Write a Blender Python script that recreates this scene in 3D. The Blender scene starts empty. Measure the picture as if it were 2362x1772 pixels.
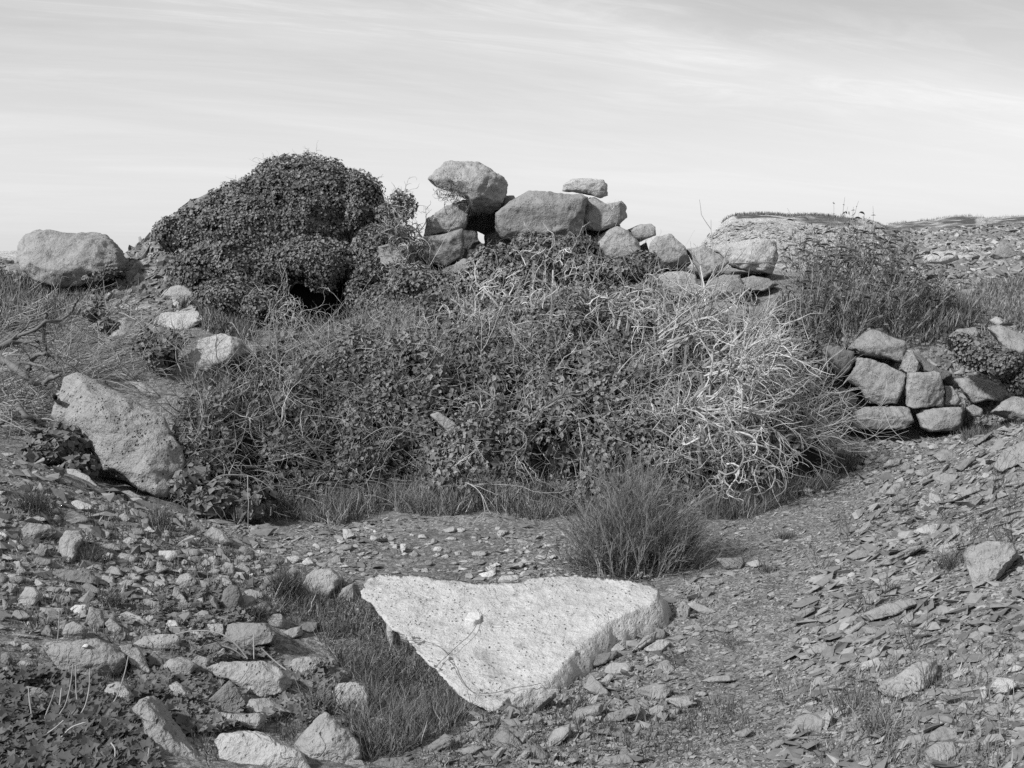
import bpy, bmesh, math, random
import numpy as np
from mathutils import Vector

random.seed(5)
RNG = np.random.RandomState(11)
SC = bpy.context.scene
COL = SC.collection

# ------------------------------------------------------------------ camera
EYE = 1.7
PITCH = math.atan(286 / 2533.0)          # horizon a little above the middle of the frame
FPX = 2533.0
cam_d = bpy.data.cameras.new('camera')
cam_d.sensor_width = 36.0
cam_d.lens = 36.0 * FPX / 2362.0
cam_d.clip_start = 0.05
cam_d.clip_end = 3000
cam = bpy.data.objects.new('camera', cam_d)
cam.location = (0, 0, EYE)
cam.rotation_euler = (math.pi / 2 - PITCH, 0, 0)
COL.objects.link(cam)
SC.camera = cam

# ------------------------------------------------------------------ sky, sun, exposure (black and white film)
SUN_EL, SUN_AZ = math.radians(39), math.radians(-126)   # azimuth from +Y (view direction), negative = left
world = bpy.data.worlds.new('World')
SC.world = world
world.use_nodes = True
nt = world.node_tree
nt.nodes.clear()


def nd(nt, typ, **kw):
    n = nt.nodes.new(typ)
    for k, v in kw.items():
        if k.startswith('i_'):
            key = k[2:]
            n.inputs[int(key) if key.isdigit() else key].default_value = v
        else:
            setattr(n, k, v)
    return n


def lk(nt, a, b):
    nt.links.new(a, b)


def mth(nt, op, a, b=None, c=None, clamp=False):
    n = nt.nodes.new('ShaderNodeMath')
    n.operation = op
    n.use_clamp = clamp
    for i, x in enumerate((a, b, c)):
        if x is None:
            continue
        if isinstance(x, (int, float)):
            n.inputs[i].default_value = x
        else:
            nt.links.new(x, n.inputs[i])
    return n.outputs[0]


def sstep(nt, x, lo, hi):
    n = nt.nodes.new('ShaderNodeMapRange')
    n.interpolation_type = 'SMOOTHSTEP'
    n.inputs['From Min'].default_value = lo
    n.inputs['From Max'].default_value = hi
    nt.links.new(x, n.inputs['Value'])
    return n.outputs[0]


sky = nd(nt, 'ShaderNodeTexSky', sky_type='NISHITA')
sky.sun_disc = False
sky.sun_elevation = SUN_EL
sky.sun_rotation = SUN_AZ
sky.air_density = 1.0
sky.dust_density = 2.2
sky.ozone_density = 1.0
bw = nd(nt, 'ShaderNodeRGBToBW')
lk(nt, sky.outputs[0], bw.inputs[0])
tc = nd(nt, 'ShaderNodeTexCoord')
sep = nd(nt, 'ShaderNodeSeparateXYZ')
lk(nt, tc.outputs['Generated'], sep.inputs[0])
zz = mth(nt, 'ADD', mth(nt, 'MAXIMUM', sep.outputs[2], 0.0), 0.13)
cx = mth(nt, 'DIVIDE', sep.outputs[0], zz)
cy = mth(nt, 'DIVIDE', sep.outputs[1], zz)
cmb = nd(nt, 'ShaderNodeCombineXYZ')
lk(nt, cx, cmb.inputs[0])
lk(nt, cy, cmb.inputs[1])


def cirrus(rot, sx, sy, loc, detail, rough, dist, lo, hi):
    mp = nd(nt, 'ShaderNodeMapping', vector_type='TEXTURE')
    mp.inputs['Rotation'].default_value = (0, 0, rot)
    mp.inputs['Scale'].default_value = (1 / sx, 1 / sy, 1)
    mp.inputs['Location'].default_value = (loc, loc * .37, loc * .11)
    lk(nt, cmb.outputs[0], mp.inputs[0])
    nz = nd(nt, 'ShaderNodeTexNoise')
    nz.inputs['Scale'].default_value = 1.0
    nz.inputs['Detail'].default_value = detail
    nz.inputs['Roughness'].default_value = rough
    nz.inputs['Distortion'].default_value = dist
    lk(nt, mp.outputs[0], nz.inputs['Vector'])
    return sstep(nt, nz.outputs[0], lo, hi)


TH = math.radians(24)
c1 = cirrus(TH, .42, 1.5, 3.1, 9, .66, .9, .42, .72)
c2 = cirrus(TH - .06, 1.0, 4.6, 9.7, 10, .70, 1.2, .44, .74)
c3 = cirrus(TH + .12, .16, .5, 1.3, 4, .5, .3, .38, .66)
# the one broad band of cirrus that crosses the sky
wob = nd(nt, 'ShaderNodeTexNoise')
wob.inputs['Scale'].default_value = 1.1
wob.inputs['Detail'].default_value = 6
lk(nt, cmb.outputs[0], wob.inputs['Vector'])
across = mth(nt, 'ADD', mth(nt, 'MULTIPLY', cx, -math.sin(TH)), mth(nt, 'MULTIPLY', cy, math.cos(TH)))
across = mth(nt, 'ADD', across, mth(nt, 'MULTIPLY', mth(nt, 'SUBTRACT', wob.outputs[0], .5), .9))
gap = mth(nt, 'ABSOLUTE', mth(nt, 'SUBTRACT', across, 2.72))
band = mth(nt, 'SUBTRACT', 1.0, sstep(nt, gap, .02, .55))
cl = mth(nt, 'ADD', mth(nt, 'MULTIPLY', c1, .26), mth(nt, 'MULTIPLY', c2, .15))
cl = mth(nt, 'ADD', cl, mth(nt, 'MULTIPLY', c3, .20))
cl = mth(nt, 'ADD', cl, mth(nt, 'MULTIPLY', band, mth(nt, 'MULTIPLY_ADD', c2, .26, .34)), clamp=True)
# cirrus veil: lifts the clear sky towards cloud white
base = mth(nt, 'ADD', mth(nt, 'MULTIPLY', bw.outputs[0], .50), 1.9)
cloud = mth(nt, 'ADD', mth(nt, 'MULTIPLY', bw.outputs[0], .25), 4.9)
haze = mth(nt, 'SUBTRACT', 1.0, sstep(nt, sep.outputs[2], 0.0, .24))
base = mth(nt, 'ADD', base, mth(nt, 'MULTIPLY', haze, 1.85))
cloud = mth(nt, 'ADD', cloud, mth(nt, 'MULTIPLY', haze, .35))
mx = nd(nt, 'ShaderNodeMix', data_type='FLOAT')
lk(nt, cl, mx.inputs[0])
lk(nt, base, mx.inputs[2])
lk(nt, cloud, mx.inputs[3])
bg = nd(nt, 'ShaderNodeBackground')
lk(nt, mx.outputs[0], bg.inputs[0])
bg.inputs[1].default_value = 0.138
wo = nd(nt, 'ShaderNodeOutputWorld')
lk(nt, bg.outputs[0], wo.inputs[0])

sun_d = bpy.data.lights.new('sun', 'SUN')
sun_d.energy = 5.0
sun_d.angle = math.radians(3)
sun_d.color = (1, 1, 1)
sun = bpy.data.objects.new('sun', sun_d)
sdir = Vector((math.sin(SUN_AZ) * math.cos(SUN_EL), math.cos(SUN_AZ) * math.cos(SUN_EL), math.sin(SUN_EL)))
sun.rotation_euler = (-sdir).to_track_quat('-Z', 'Y').to_euler()
COL.objects.link(sun)

SC.view_settings.view_transform = 'Standard'
SC.view_settings.look = 'None'
SC.view_settings.exposure = 0.15
SC.view_settings.gamma = 1.0
SC.render.engine = 'CYCLES'
SC.cycles.max_bounces = 4
SC.cycles.diffuse_bounces = 2
SC.cycles.glossy_bounces = 1
SC.cycles.transmission_bounces = 1
SC.cycles.use_denoising = False

# ------------------------------------------------------------------ number helpers
_pr = np.random.RandomState(7)
_PERM = np.concatenate([_pr.permutation(256)] * 3)
_G = _pr.normal(size=(256, 3))
_G /= np.linalg.norm(_G, axis=1)[:, None]


def pnoise(p):
    p = np.asarray(p, float)
    i = np.floor(p).astype(int)
    f = p - i
    w = f * f * f * (f * (f * 6 - 15) + 10)
    i &= 255
    out = np.zeros(len(p))
    for dx in (0, 1):
        for dy in (0, 1):
            for dz in (0, 1):
                h = _PERM[_PERM[_PERM[(i[:, 0] + dx) & 255] + ((i[:, 1] + dy) & 255)] + ((i[:, 2] + dz) & 255)]
                g = _G[h]
                d = (g[:, 0] * (f[:, 0] - dx) + g[:, 1] * (f[:, 1] - dy) + g[:, 2] * (f[:, 2] - dz))
                ww = ((w[:, 0] if dx else 1 - w[:, 0]) * (w[:, 1] if dy else 1 - w[:, 1]) * (w[:, 2] if dz else 1 - w[:, 2]))
                out += d * ww
    return out * 1.6


def fbm(p, octv=4, gain=.5, lac=2.03):
    a, s, out = 1.0, 0.0, 0.0
    p = np.asarray(p, float)
    for k in range(octv):
        out = out + a * pnoise(p + k * 17.3)
        s += a
        a *= gain
        p = p * lac
    return out / s


def ridged(p, octv=3):
    a, s, out = 1.0, 0.0, 0.0
    p = np.asarray(p, float)
    for k in range(octv):
        out = out + a * (1 - 2 * np.abs(pnoise(p + k * 9.1)))
        s += a
        a *= .5
        p = p * 2.1
    return out / s


def rays(u, v):
    """direction through a point of the picture plane, scaled to one metre forward"""
    a = (np.asarray(u, float) - 1181) / FPX
    b = -(np.asarray(v, float) - 886) / FPX
    cp, sp = math.cos(PITCH), math.sin(PITCH)
    y = cp + b * sp
    z = -sp + b * cp
    return np.stack([a / y, np.ones_like(y), z / y], -1)


EYEV = np.array([0, 0, EYE])


def pt(u, v, Y):
    return EYEV + rays(u, v) * np.asarray(Y, float)[..., None]


def proj(P):
    P = np.asarray(P, float) - EYEV
    cp, sp = math.cos(PITCH), math.sin(PITCH)
    fw = P[..., 1] * cp - P[..., 2] * sp
    up = P[..., 1] * sp + P[..., 2] * cp
    fw = np.where(np.abs(fw) < 1e-6, 1e-6, fw)
    return 1181 + FPX * P[..., 0] / fw, 886 - FPX * up / fw


def inpoly(u, v, poly):
    inside = np.zeros(np.shape(u), bool)
    n = len(poly)
    for i in range(n):
        x1, y1 = poly[i]
        x2, y2 = poly[(i + 1) % n]
        if y1 == y2:
            continue
        c = ((v > y1) != (v > y2)) & (u < (x2 - x1) * (v - y1) / (y2 - y1) + x1)
        inside ^= c
    return inside


class RBF:
    """thin plate surface through height points, in angle / log distance"""
    def __init__(self, pts, lam=1e-3):
        P = np.asarray(pts, float)
        self.c = self.key(P[:, 0], P[:, 1])
        n = len(P)
        A = np.zeros((n + 3, n + 3))
        A[:n, :n] = self.phi(self.c[:, None], self.c[None]) + lam * np.eye(n)
        A[:n, n] = 1
        A[:n, n + 1:] = self.c
        A[n:, :n] = A[:n, n:].T
        self.w = np.linalg.solve(A, np.concatenate([P[:, 2], [0, 0, 0]]))

    @staticmethod
    def key(x, y):
        r = np.hypot(x, y)
        a = np.clip(np.arctan2(x, y), -1.6, 1.6)
        return np.stack([a * 6, np.log(np.clip(r, 1.2, 300)) * 6], -1)

    @staticmethod
    def phi(a, b):
        d2 = ((a - b) ** 2).sum(-1) + 1e-9
        return .5 * d2 * np.log(d2)

    def __call__(self, x, y):
        x = np.asarray(x, float).ravel()
        y = np.asarray(y, float).ravel()
        k = self.key(x, y)
        n = len(self.c)
        out = np.empty(len(k))
        for s in range(0, len(k), 20000):
            q = k[s:s + 20000]
            out[s:s + 20000] = self.phi(q[:, None], self.c[None]) @ self.w[:n] + self.w[n] + q @ self.w[n + 1:]
        return out


# ------------------------------------------------------------------ object helpers
def np_mesh(name, V, F, mat=None, tone=None, smooth=False):
    V = np.asarray(V, np.float32)
    F = np.asarray(F, np.int32)
    me = bpy.data.meshes.new(name)
    nf, k = F.shape
    me.vertices.add(len(V))
    me.vertices.foreach_set('co', V.ravel())
    me.loops.add(nf * k)
    me.loops.foreach_set('vertex_index', F.ravel())
    me.polygons.add(nf)
    me.polygons.foreach_set('loop_start', np.arange(0, nf * k, k, dtype=np.int32))
    me.polygons.foreach_set('use_smooth', np.full(nf, smooth))
    me.update(calc_edges=True)
    if tone is not None:
        at = me.attributes.new('tone', 'FLOAT', 'FACE')
        at.data.foreach_set('value', np.asarray(tone, np.float32))
    if mat:
        me.materials.append(mat)
    return me


def link(name, me, parent=None, loc=None):
    o = bpy.data.objects.new(name, me)
    COL.objects.link(o)
    if loc is not None:
        o.location = loc
    if parent is not None:
        o.parent = parent
    return o


def tag(o, label=None, cat=None, group=None, kind=None):
    if label:
        o['label'] = label
    if cat:
        o['category'] = cat
    if group:
        o['group'] = group
    if kind:
        o['kind'] = kind
    return o


def thing(name, label, cat, loc=(0, 0, 0), group=None):
    o = bpy.data.objects.new(name, None)
    COL.objects.link(o)
    o.empty_display_size = .2
    o.location = loc
    return tag(o, label, cat, group)


class Bag:
    """collects triangle soups with a tone for every face"""
    def __init__(self):
        self.V, self.F, self.T, self.n = [], [], [], 0

    def add(self, V, F, T):
        if len(V) == 0:
            return
        self.V.append(V)
        self.F.append(F + self.n)
        self.T.append(np.broadcast_to(T, (len(F),)))
        self.n += len(V)

    def mesh(self, name, mat, smooth=False, origin=None):
        V = np.concatenate(self.V)
        if origin is not None:
            V = V - np.asarray(origin)
        return np_mesh(name, V, np.concatenate(self.F), mat, np.concatenate(self.T), smooth)


# ------------------------------------------------------------------ materials (grey tones only)
def new_mat(name):
    m = bpy.data.materials.new(name)
    m.use_nodes = True
    n = m.node_tree
    b = n.nodes['Principled BSDF']
    return m, n, b


def grey(nt, val):
    c = nt.nodes.new('ShaderNodeCombineColor')
    for i in range(3):
        nt.links.new(val, c.inputs[i])
    return c.outputs[0]


def noise(nt, vec, scale, detail=4, rough=.55, dist=0):
    n = nt.nodes.new('ShaderNodeTexNoise')
    n.inputs['Scale'].default_value = scale
    n.inputs['Detail'].default_value = detail
    n.inputs['Roughness'].default_value = rough
    n.inputs['Distortion'].default_value = dist
    nt.links.new(vec, n.inputs['Vector'])
    return n.outputs[0]


def rock_mat(name, base, var=.28, lichen=.5, pits=0.0, pit_scale=26, dark=.35, bump=1.0, cracks=.4):
    m, n, b = new_mat(name)
    tcn = n.nodes.new('ShaderNodeTexCoord')
    oi = n.nodes.new('ShaderNodeObjectInfo')
    add = n.nodes.new('ShaderNodeVectorMath')
    add.operation = 'ADD'
    off = n.nodes.new('ShaderNodeCombineXYZ')
    r50 = mth(n, 'MULTIPLY', oi.outputs['Random'], 50.0)
    for i in range(3):
        lk(n, r50, off.inputs[i])
    lk(n, tcn.outputs['Object'], add.inputs[0])
    lk(n, off.outputs[0], add.inputs[1])
    v = add.outputs[0]
    big = noise(n, v, 2.6, 5, .6)
    mid = noise(n, v, 11, 5, .65)
    fine = noise(n, v, 75, 4, .7)
    s = mth(n, 'ADD', mth(n, 'MULTIPLY', mth(n, 'SUBTRACT', big, .5), 1.2), mth(n, 'MULTIPLY', mth(n, 'SUBTRACT', mid, .5), 1.3))
    s = mth(n, 'ADD', s, mth(n, 'MULTIPLY', mth(n, 'SUBTRACT', fine, .5), .9))
    ck = mth(n, 'ABSOLUTE', mth(n, 'SUBTRACT', noise(n, v, 2.2, 3, .6, 1.2), .5))
    crack = mth(n, 'MULTIPLY', mth(n, 'SUBTRACT', 1.0, sstep(n, ck, .0, .006)), cracks)
    tone = mth(n, 'MULTIPLY_ADD', s, var * 1.7, 1.0)
    # weathered, algae-dark blotches and pale lichen
    blot = sstep(n, noise(n, v, 4.3, 6, .7, .6), .52, .72)
    tone = mth(n, 'MULTIPLY', tone, mth(n, 'SUBTRACT', 1.0, mth(n, 'MULTIPLY', blot, dark)))
    tone = mth(n, 'MULTIPLY', tone, mth(n, 'SUBTRACT', 1.0, mth(n, 'MULTIPLY', crack, .30)))
    lic = mth(n, 'MULTIPLY', sstep(n, noise(n, v, 19, 6, .75, .4), .63, .70), lichen)
    rnd = mth(n, 'MULTIPLY_ADD', oi.outputs['Random'], .30, .85)
    val = mth(n, 'MULTIPLY', mth(n, 'MULTIPLY', tone, rnd), base)
    mixl = nd(n, 'ShaderNodeMix', data_type='FLOAT')
    lk(n, lic, mixl.inputs[0])
    lk(n, val, mixl.inputs[2])
    mixl.inputs[3].default_value = min(.78, base * 1.75)
    val = mixl.outputs[0]
    h = mth(n, 'SUBTRACT', mth(n, 'ADD', mth(n, 'MULTIPLY', mid, 1.5), mth(n, 'MULTIPLY', fine, .25)), mth(n, 'MULTIPLY', crack, .6))
    h = mth(n, 'ADD', h, mth(n, 'MULTIPLY', noise(n, v, 28, 4, .65, .4), .7))
    if pits > 0:
        vo = n.nodes.new('ShaderNodeTexVoronoi')
        vo.inputs['Scale'].default_value = pit_scale
        wv = n.nodes.new('ShaderNodeVectorMath')
        wv.operation = 'ADD'
        ns = n.nodes.new('ShaderNodeTexNoise')
        ns.inputs['Scale'].default_value = pit_scale * .6
        lk(n, v, ns.inputs['Vector'])
        sc_ = n.nodes.new('ShaderNodeVectorMath')
        sc_.operation = 'SCALE'
        sc_.inputs['Scale'].default_value = 1.1 / pit_scale
        lk(n, ns.outputs['Color'], sc_.inputs[0])
        lk(n, v, wv.inputs[0])
        lk(n, sc_.outputs[0], wv.inputs[1])
        lk(n, wv.outputs[0], vo.inputs['Vector'])
        keep = sstep(n, noise(n, v, pit_scale * .30, 3, .6), .47, .58)
        pit = mth(n, 'MULTIPLY', mth(n, 'SUBTRACT', 1.0, sstep(n, vo.outputs['Distance'], .10, .30)), keep)
        pit = mth(n, 'MULTIPLY', pit, pits)
        h = mth(n, 'SUBTRACT', h, mth(n, 'MULTIPLY', pit, 2.2))
        val = mth(n, 'MULTIPLY', val, mth(n, 'SUBTRACT', 1.0, mth(n, 'MULTIPLY', pit, .72)))
    val = mth(n, 'MAXIMUM', mth(n, 'MINIMUM', val, .8), .02)
    lk(n, grey(n, val), b.inputs['Base Color'])
    b.inputs['Roughness'].default_value = .92
    b.inputs['Specular IOR Level'].default_value = .2
    bp = n.nodes.new('ShaderNodeBump')
    bp.inputs['Strength'].default_value = .75 * bump
    bp.inputs['Distance'].default_value = .03
    lk(n, h, bp.inputs['Height'])
    lk(n, bp.outputs[0], b.inputs['Normal'])
    return m


def tone_mat(name, base, rough=.6, spec=.3, fine=0.0, scale=60, back=0.0):
    m, n, b = new_mat(name)
    at = n.nodes.new('ShaderNodeAttribute')
    at.attribute_name = 'tone'
    val = mth(n, 'MULTIPLY', at.outputs['Fac'], base)
    if fine > 0:
        g = n.nodes.new('ShaderNodeNewGeometry')
        f = noise(n, g.outputs['Position'], scale, 4, .65)
        val = mth(n, 'MULTIPLY', val, mth(n, 'MULTIPLY_ADD', f, fine * 2, 1 - fine))
    lk(n, grey(n, val), b.inputs['Base Color'])
    b.inputs['Roughness'].default_value = rough
    b.inputs['Specular IOR Level'].default_value = spec
    return m


M = {}
M['rock'] = rock_mat('grey_limestone', .235, .30, .40, .25, 40)
M['rock_dark'] = rock_mat('weathered_shaded_stone', .15, .30, .30, .25, 36, .45)  # in the gaps of the rock pile its dark tone stands for shade
M['rock_light'] = rock_mat('pale_limestone', .31, .26, .45, .35, 40, .3)
M['pitted'] = rock_mat('pitted_limestone', .27, .30, .35, 1.0, 32, .4, 1.3, .2)
M['slab'] = rock_mat('bleached_limestone', .385, .30, .35, .6, 40, .40, .9, .25)
M['chalk'] = rock_mat('chalky_stone', .52, .15, .3, 0, 30, .1, .6, 0.0)
M['slate'] = rock_mat('flat_rubble_stone', .20, .25, .25, 0, 30, .35, .8)
M['gravel'] = tone_mat('stone_chips', .165, .9, .2, .45, 45)
M['ivy'] = tone_mat('ivy_leaf', .112, .58, .28)
M['bramble'] = tone_mat('bramble_leaf', .11, .6, .28)
M['twig'] = tone_mat('bleached_twig', .33, .8, .2)
M['stem'] = tone_mat('woody_stem', .16, .85, .2, .4, 90)
M['broom'] = tone_mat('green_broom_stem', .105, .7, .3)
M['grass'] = tone_mat('dry_grass', .11, .7, .3)
M['core'] = tone_mat('shade_core', .015, .95, .1, .5, 30)  # near-black stand-in for the shade deep inside foliage
# ------------------------------------------------------------------ the ground
GP = [  # picture u, v and metres forward of points on the ground
    (0, 1772, 3.25), (300, 1772, 3.35), (700, 1772, 3.5), (1100, 1772, 3.5), (1600, 1772, 3.45), (2000, 1772, 3.3), (2362, 1772, 3.15),
    (0, 1600, 3.8), (300, 1600, 4.1), (650, 1620, 4.25), (900, 1560, 5.0), (1000, 1650, 4.5), (800, 1440, 5.6), (700, 1330, 6.0),
    (0, 1450, 4.5), (300, 1420, 5.0), (550, 1400, 5.4), (0, 1250, 5.5), (250, 1260, 5.8), (500, 1240, 6.6), (650, 1230, 7.0),
    (0, 1060, 6.6), (130, 1090, 6.7), (260, 1150, 6.7), (420, 1210, 7.0),
    (800, 1215, 7.4), (1000, 1200, 7.5), (1250, 1210, 7.4), (1100, 1300, 6.5), (850, 1290, 6.6), (1450, 1320, 6.3), (1400, 1250, 6.9),
    (1620, 1560, 4.6), (1450, 1560, 4.65), (1300, 1660, 4.05), (1650, 1400, 5.4), (1550, 1400, 5.45), (1700, 1280, 6.4), (1800, 1190, 7.45),
    (1900, 1120, 8.5), (1990, 1060, 9.7), (1950, 1015, 10.7), (2080, 1020, 10.6), (2200, 1000, 10.8), (1800, 1060, 9.6),
    (2362, 985, 7.5), (2250, 1010, 7.7), (2150, 1065, 7.7), (2060, 1120, 7.8), (2362, 1250, 5.1), (2362, 1500, 3.95), (2150, 1500, 4.15),
    (1950, 1500, 4.45), (1800, 1500, 4.75), (2000, 1300, 5.6), (1850, 1330, 5.7), (2200, 1150, 6.5), (2362, 1100, 6.3), (2200, 1300, 5.3),
    # behind the wall and the scree on the right
    (1990, 974, 11.35), (2120, 970, 11.4), (2250, 962, 11.4), (2362, 955, 11.3), (1900, 988, 11.1),
    (1990, 752, 12.0), (1880, 765, 11.9), (2150, 785, 12.05), (2270, 800, 12.0), (2362, 800, 12.2), (2100, 700, 14.5), (2300, 700, 15), (1900, 650, 17),
    (2362, 640, 19), (2150, 620, 22), (1950, 600, 22), (2362, 600, 26),
    # under the thicket and the rock pile
    (640, 1150, 8.2), (1000, 1120, 8.4), (1300, 1120, 8.4), (1600, 1100, 8.6), (650, 900, 10.3), (1000, 880, 10.6), (1400, 850, 10.9),
    (1700, 880, 10.6), (700, 765, 12.3), (700, 742, 13.4), (780, 745, 13.2), (1000, 640, 12.9), (1250, 645, 12.8), (1480, 680, 12.3), (1700, 690, 12.6), (1200, 612, 13.6), (1500, 615, 13.6), (950, 610, 13.6),
    (1000, 640, 15), (1300, 630, 16), (1600, 620, 18), (1300, 612, 25), (900, 612, 25), (1700, 610, 25),
    # left plateau
    (100, 690, 13), (0, 640, 15.5), (200, 640, 15), (350, 650, 13.8), (300, 750, 12), (120, 760, 11.8), (200, 830, 10.3), (420, 850, 9.9),
    (520, 800, 11), (60, 930, 9.2), (0, 1010, 8.6), (150, 1010, 8.6), (300, 1060, 8.3), (480, 980, 8.6), (480, 660, 13),
    (0, 605, 22), (300, 605, 22),
]
_u, _v, _y = np.array(GP, float).T
WP = pt(_u, _v, _y)
EXTRA = np.array([
    (0, 1.3, .02), (-1.5, 1.5, .1), (1.5, 1.5, .1), (-2.9, 3.2, .5), (-3.6, 2.6, 1.5), (-4.6, 2.4, 2.6), (-6, 3, 2.9), (-3.0, .6, 1.4), (-4.2, 0.5, 2.7), (-5.5, 4.6, 2.6), (-4.6, 5.3, 1.4), (-4.2, 6.6, .9), (-6, 6.5, 1.9), (-7, 9, 1.2), (-8, 13, 1.5), (-14, 20, 1.8), (-20, 12, 1.8),
    (4.5, 3.5, .7), (5.5, 6, 1.1), (6.5, 8.5, 1.3), (8, 12, 1.1), (12, 16, 1.4), (20, 15, 1.7), (14, 25, 1.8),
    (0, 45, 1.35), (-20, 40, 1.5), (20, 50, 1.5), (-40, 60, 1.0), (40, 60, 1.4), (0, 110, .6), (-70, 120, .5), (70, 120, .6),
    (0, 260, .3), (-150, 200, .3), (150, 200, .3), (-6, 1, 2.9), (5, 1, .6)])
HB = RBF(np.concatenate([WP, EXTRA]), 2e-2)


def crest(ulist, vlist, Yc, Yf, x, y, fall=.6):
    """a bank whose top line runs through the given skyline at Yc metres and whose foot lies at Yf"""
    u = 1181 + FPX * (x / np.maximum(y, .1)) / math.cos(PITCH)
    zc = pt(np.asarray(ulist, float), np.asarray(vlist, float), np.full(len(ulist), Yc))[:, 2]
    top = np.interp(u, ulist, zc)
    t = np.clip((y - Yf) / (Yc - Yf), 0, 1)
    prof = np.sin(t * math.pi / 2) ** fall
    return top, prof, u


def H_full(x, y):
    x = np.asarray(x, float)
    y = np.asarray(y, float)
    shp = x.shape
    x = x.ravel()
    y = y.ravel()
    z = HB(x, y)
    r = np.hypot(x, y)
    # quarry hill with a turf cap, a farther hill, the bank under the ivy, the left edge
    for ul, vl, Yc, Yf, fa in (
            ([1585, 1613, 1637, 1670, 1686, 1773, 1811, 1927, 1993, 2031, 2075, 2150], [640, 566, 543, 513, 500, 495, 499, 505, 508, 524, 560, 640], 27, 19, .9),
            ([1940, 2031, 2090, 2140, 2184, 2245, 2270, 2362, 2600, 3200], [560, 524, 516, 514, 506, 503, 509, 504, 500, 520], 46, 27, 1.0),
            ([240, 285, 330, 380, 430, 470, 600, 760, 850, 960, 1040], [700, 592, 561, 520, 474, 455, 400, 372, 430, 560, 700], 15.2, 13.3, .9),
            ([-900, 0, 60, 150, 260, 330], [575, 586, 583, 590, 600, 640], 24, 17, 1.0)):
        top, prof, u = crest(ul, vl, Yc, Yf, x, y, fa)
        hz = z + np.maximum(top - z, 0) * prof
        back = np.clip((y - Yc) / (Yc * .5), 0, 1)
        hz = np.where(y > Yc, np.maximum(z, top - (top - z) * (back * back * (3 - 2 * back)) - .004 * (y - Yc)), hz)
        ok = (u > ul[0]) & (u < ul[-1]) & (y > Yf)
        z = np.where(ok, np.maximum(z, hz), z)
    # behind the camera the ground levels out
    a = np.abs(np.arctan2(x, y))
    w = np.clip((a - 1.55) / .7, 0, 1)
    z = z * (1 - w) + w * (.1 + .01 * np.minimum(r, 20))
    P = np.stack([x, y, np.zeros_like(x)], -1)
    near = np.clip(r / 3, .3, 1)
    z = z + near * (.055 * fbm(P * 1.1, 3) + .022 * fbm(P * 4.5 + 3, 3)) + .012 * fbm(P * 15 + 7, 2)
    z = z + np.where(r > 14, .10 * fbm(P * .6 + 5, 4) * np.clip((r - 14) / 8, 0, 1), 0)
    return z.reshape(shp)


_GA = np.linspace(-.80, .80, 410)
_GB = np.linspace(math.log(2.0), math.log(64), 340)
_A, _B = np.meshgrid(_GA, _GB, indexing='ij')
_GZ = H_full(np.exp(_B) * np.sin(_A), np.exp(_B) * np.cos(_A))


def H(x, y):
    """height of the ground, read off a fine survey grid"""
    x = np.asarray(x, float)
    y = np.asarray(y, float)
    a = (np.arctan2(x, y) - _GA[0]) / (_GA[1] - _GA[0])
    b = (.5 * np.log(np.maximum(x * x + y * y, 1e-6)) - _GB[0]) / (_GB[1] - _GB[0])
    a = np.clip(a, 0, len(_GA) - 1.001)
    b = np.clip(b, 0, len(_GB) - 1.001)
    i = a.astype(int)
    j = b.astype(int)
    a = a - i
    b = b - j
    return (_GZ[i, j] * (1 - a) + _GZ[i + 1, j] * a) * (1 - b) + (_GZ[i, j + 1] * (1 - a) + _GZ[i + 1, j + 1] * a) * b


_YS = np.geomspace(2.4, 60, 700)


def hit(u, v):
    """where the line of sight meets the ground"""
    u = np.atleast_1d(np.asarray(u, float))
    v = np.atleast_1d(np.asarray(v, float))
    out = np.zeros((len(u), 3))
    for i in range(len(u)):
        d = rays(u[i], v[i])
        P = EYEV + d[None] * _YS[:, None]
        g = H(P[:, 0], P[:, 1])
        k = np.argmax(P[:, 2] < g)
        if k == 0:
            k = len(_YS) - 1
        a, b_ = P[k - 1, 2] - g[k - 1], P[k, 2] - g[k]
        t = a / (a - b_ + 1e-9)
        out[i] = P[k - 1] * (1 - t) + P[k] * t
    return out


def ground_mesh():
    an = np.concatenate([np.linspace(-math.pi, -.80, 50, endpoint=False), _GA, np.linspace(.80, math.pi, 51)[1:]])
    rr = np.concatenate([np.linspace(.05, 2.0, 10, endpoint=False), np.exp(_GB), np.geomspace(64, 1500, 30)[1:]])
    A, R_ = np.meshgrid(an, rr, indexing='ij')
    X, Y = R_ * np.sin(A), R_ * np.cos(A)
    Z = np.zeros_like(X)
    Z[50:50 + len(_GA), 10:10 + len(_GB)] = _GZ
    todo = np.ones(X.shape, bool)
    todo[50:50 + len(_GA), 10:10 + len(_GB)] = False
    Z[todo] = H_full(X[todo], Y[todo])
    na, nr = A.shape
    V = np.stack([X, Y, Z], -1).reshape(-1, 3)
    i = np.arange(na - 1)[:, None] * nr + np.arange(nr - 1)[None]
    F = np.stack([i, i + 1, i + nr + 1, i + nr], -1).reshape(-1, 4)
    return np_mesh('ground', V, F[:, ::-1], None, None, True)


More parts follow.
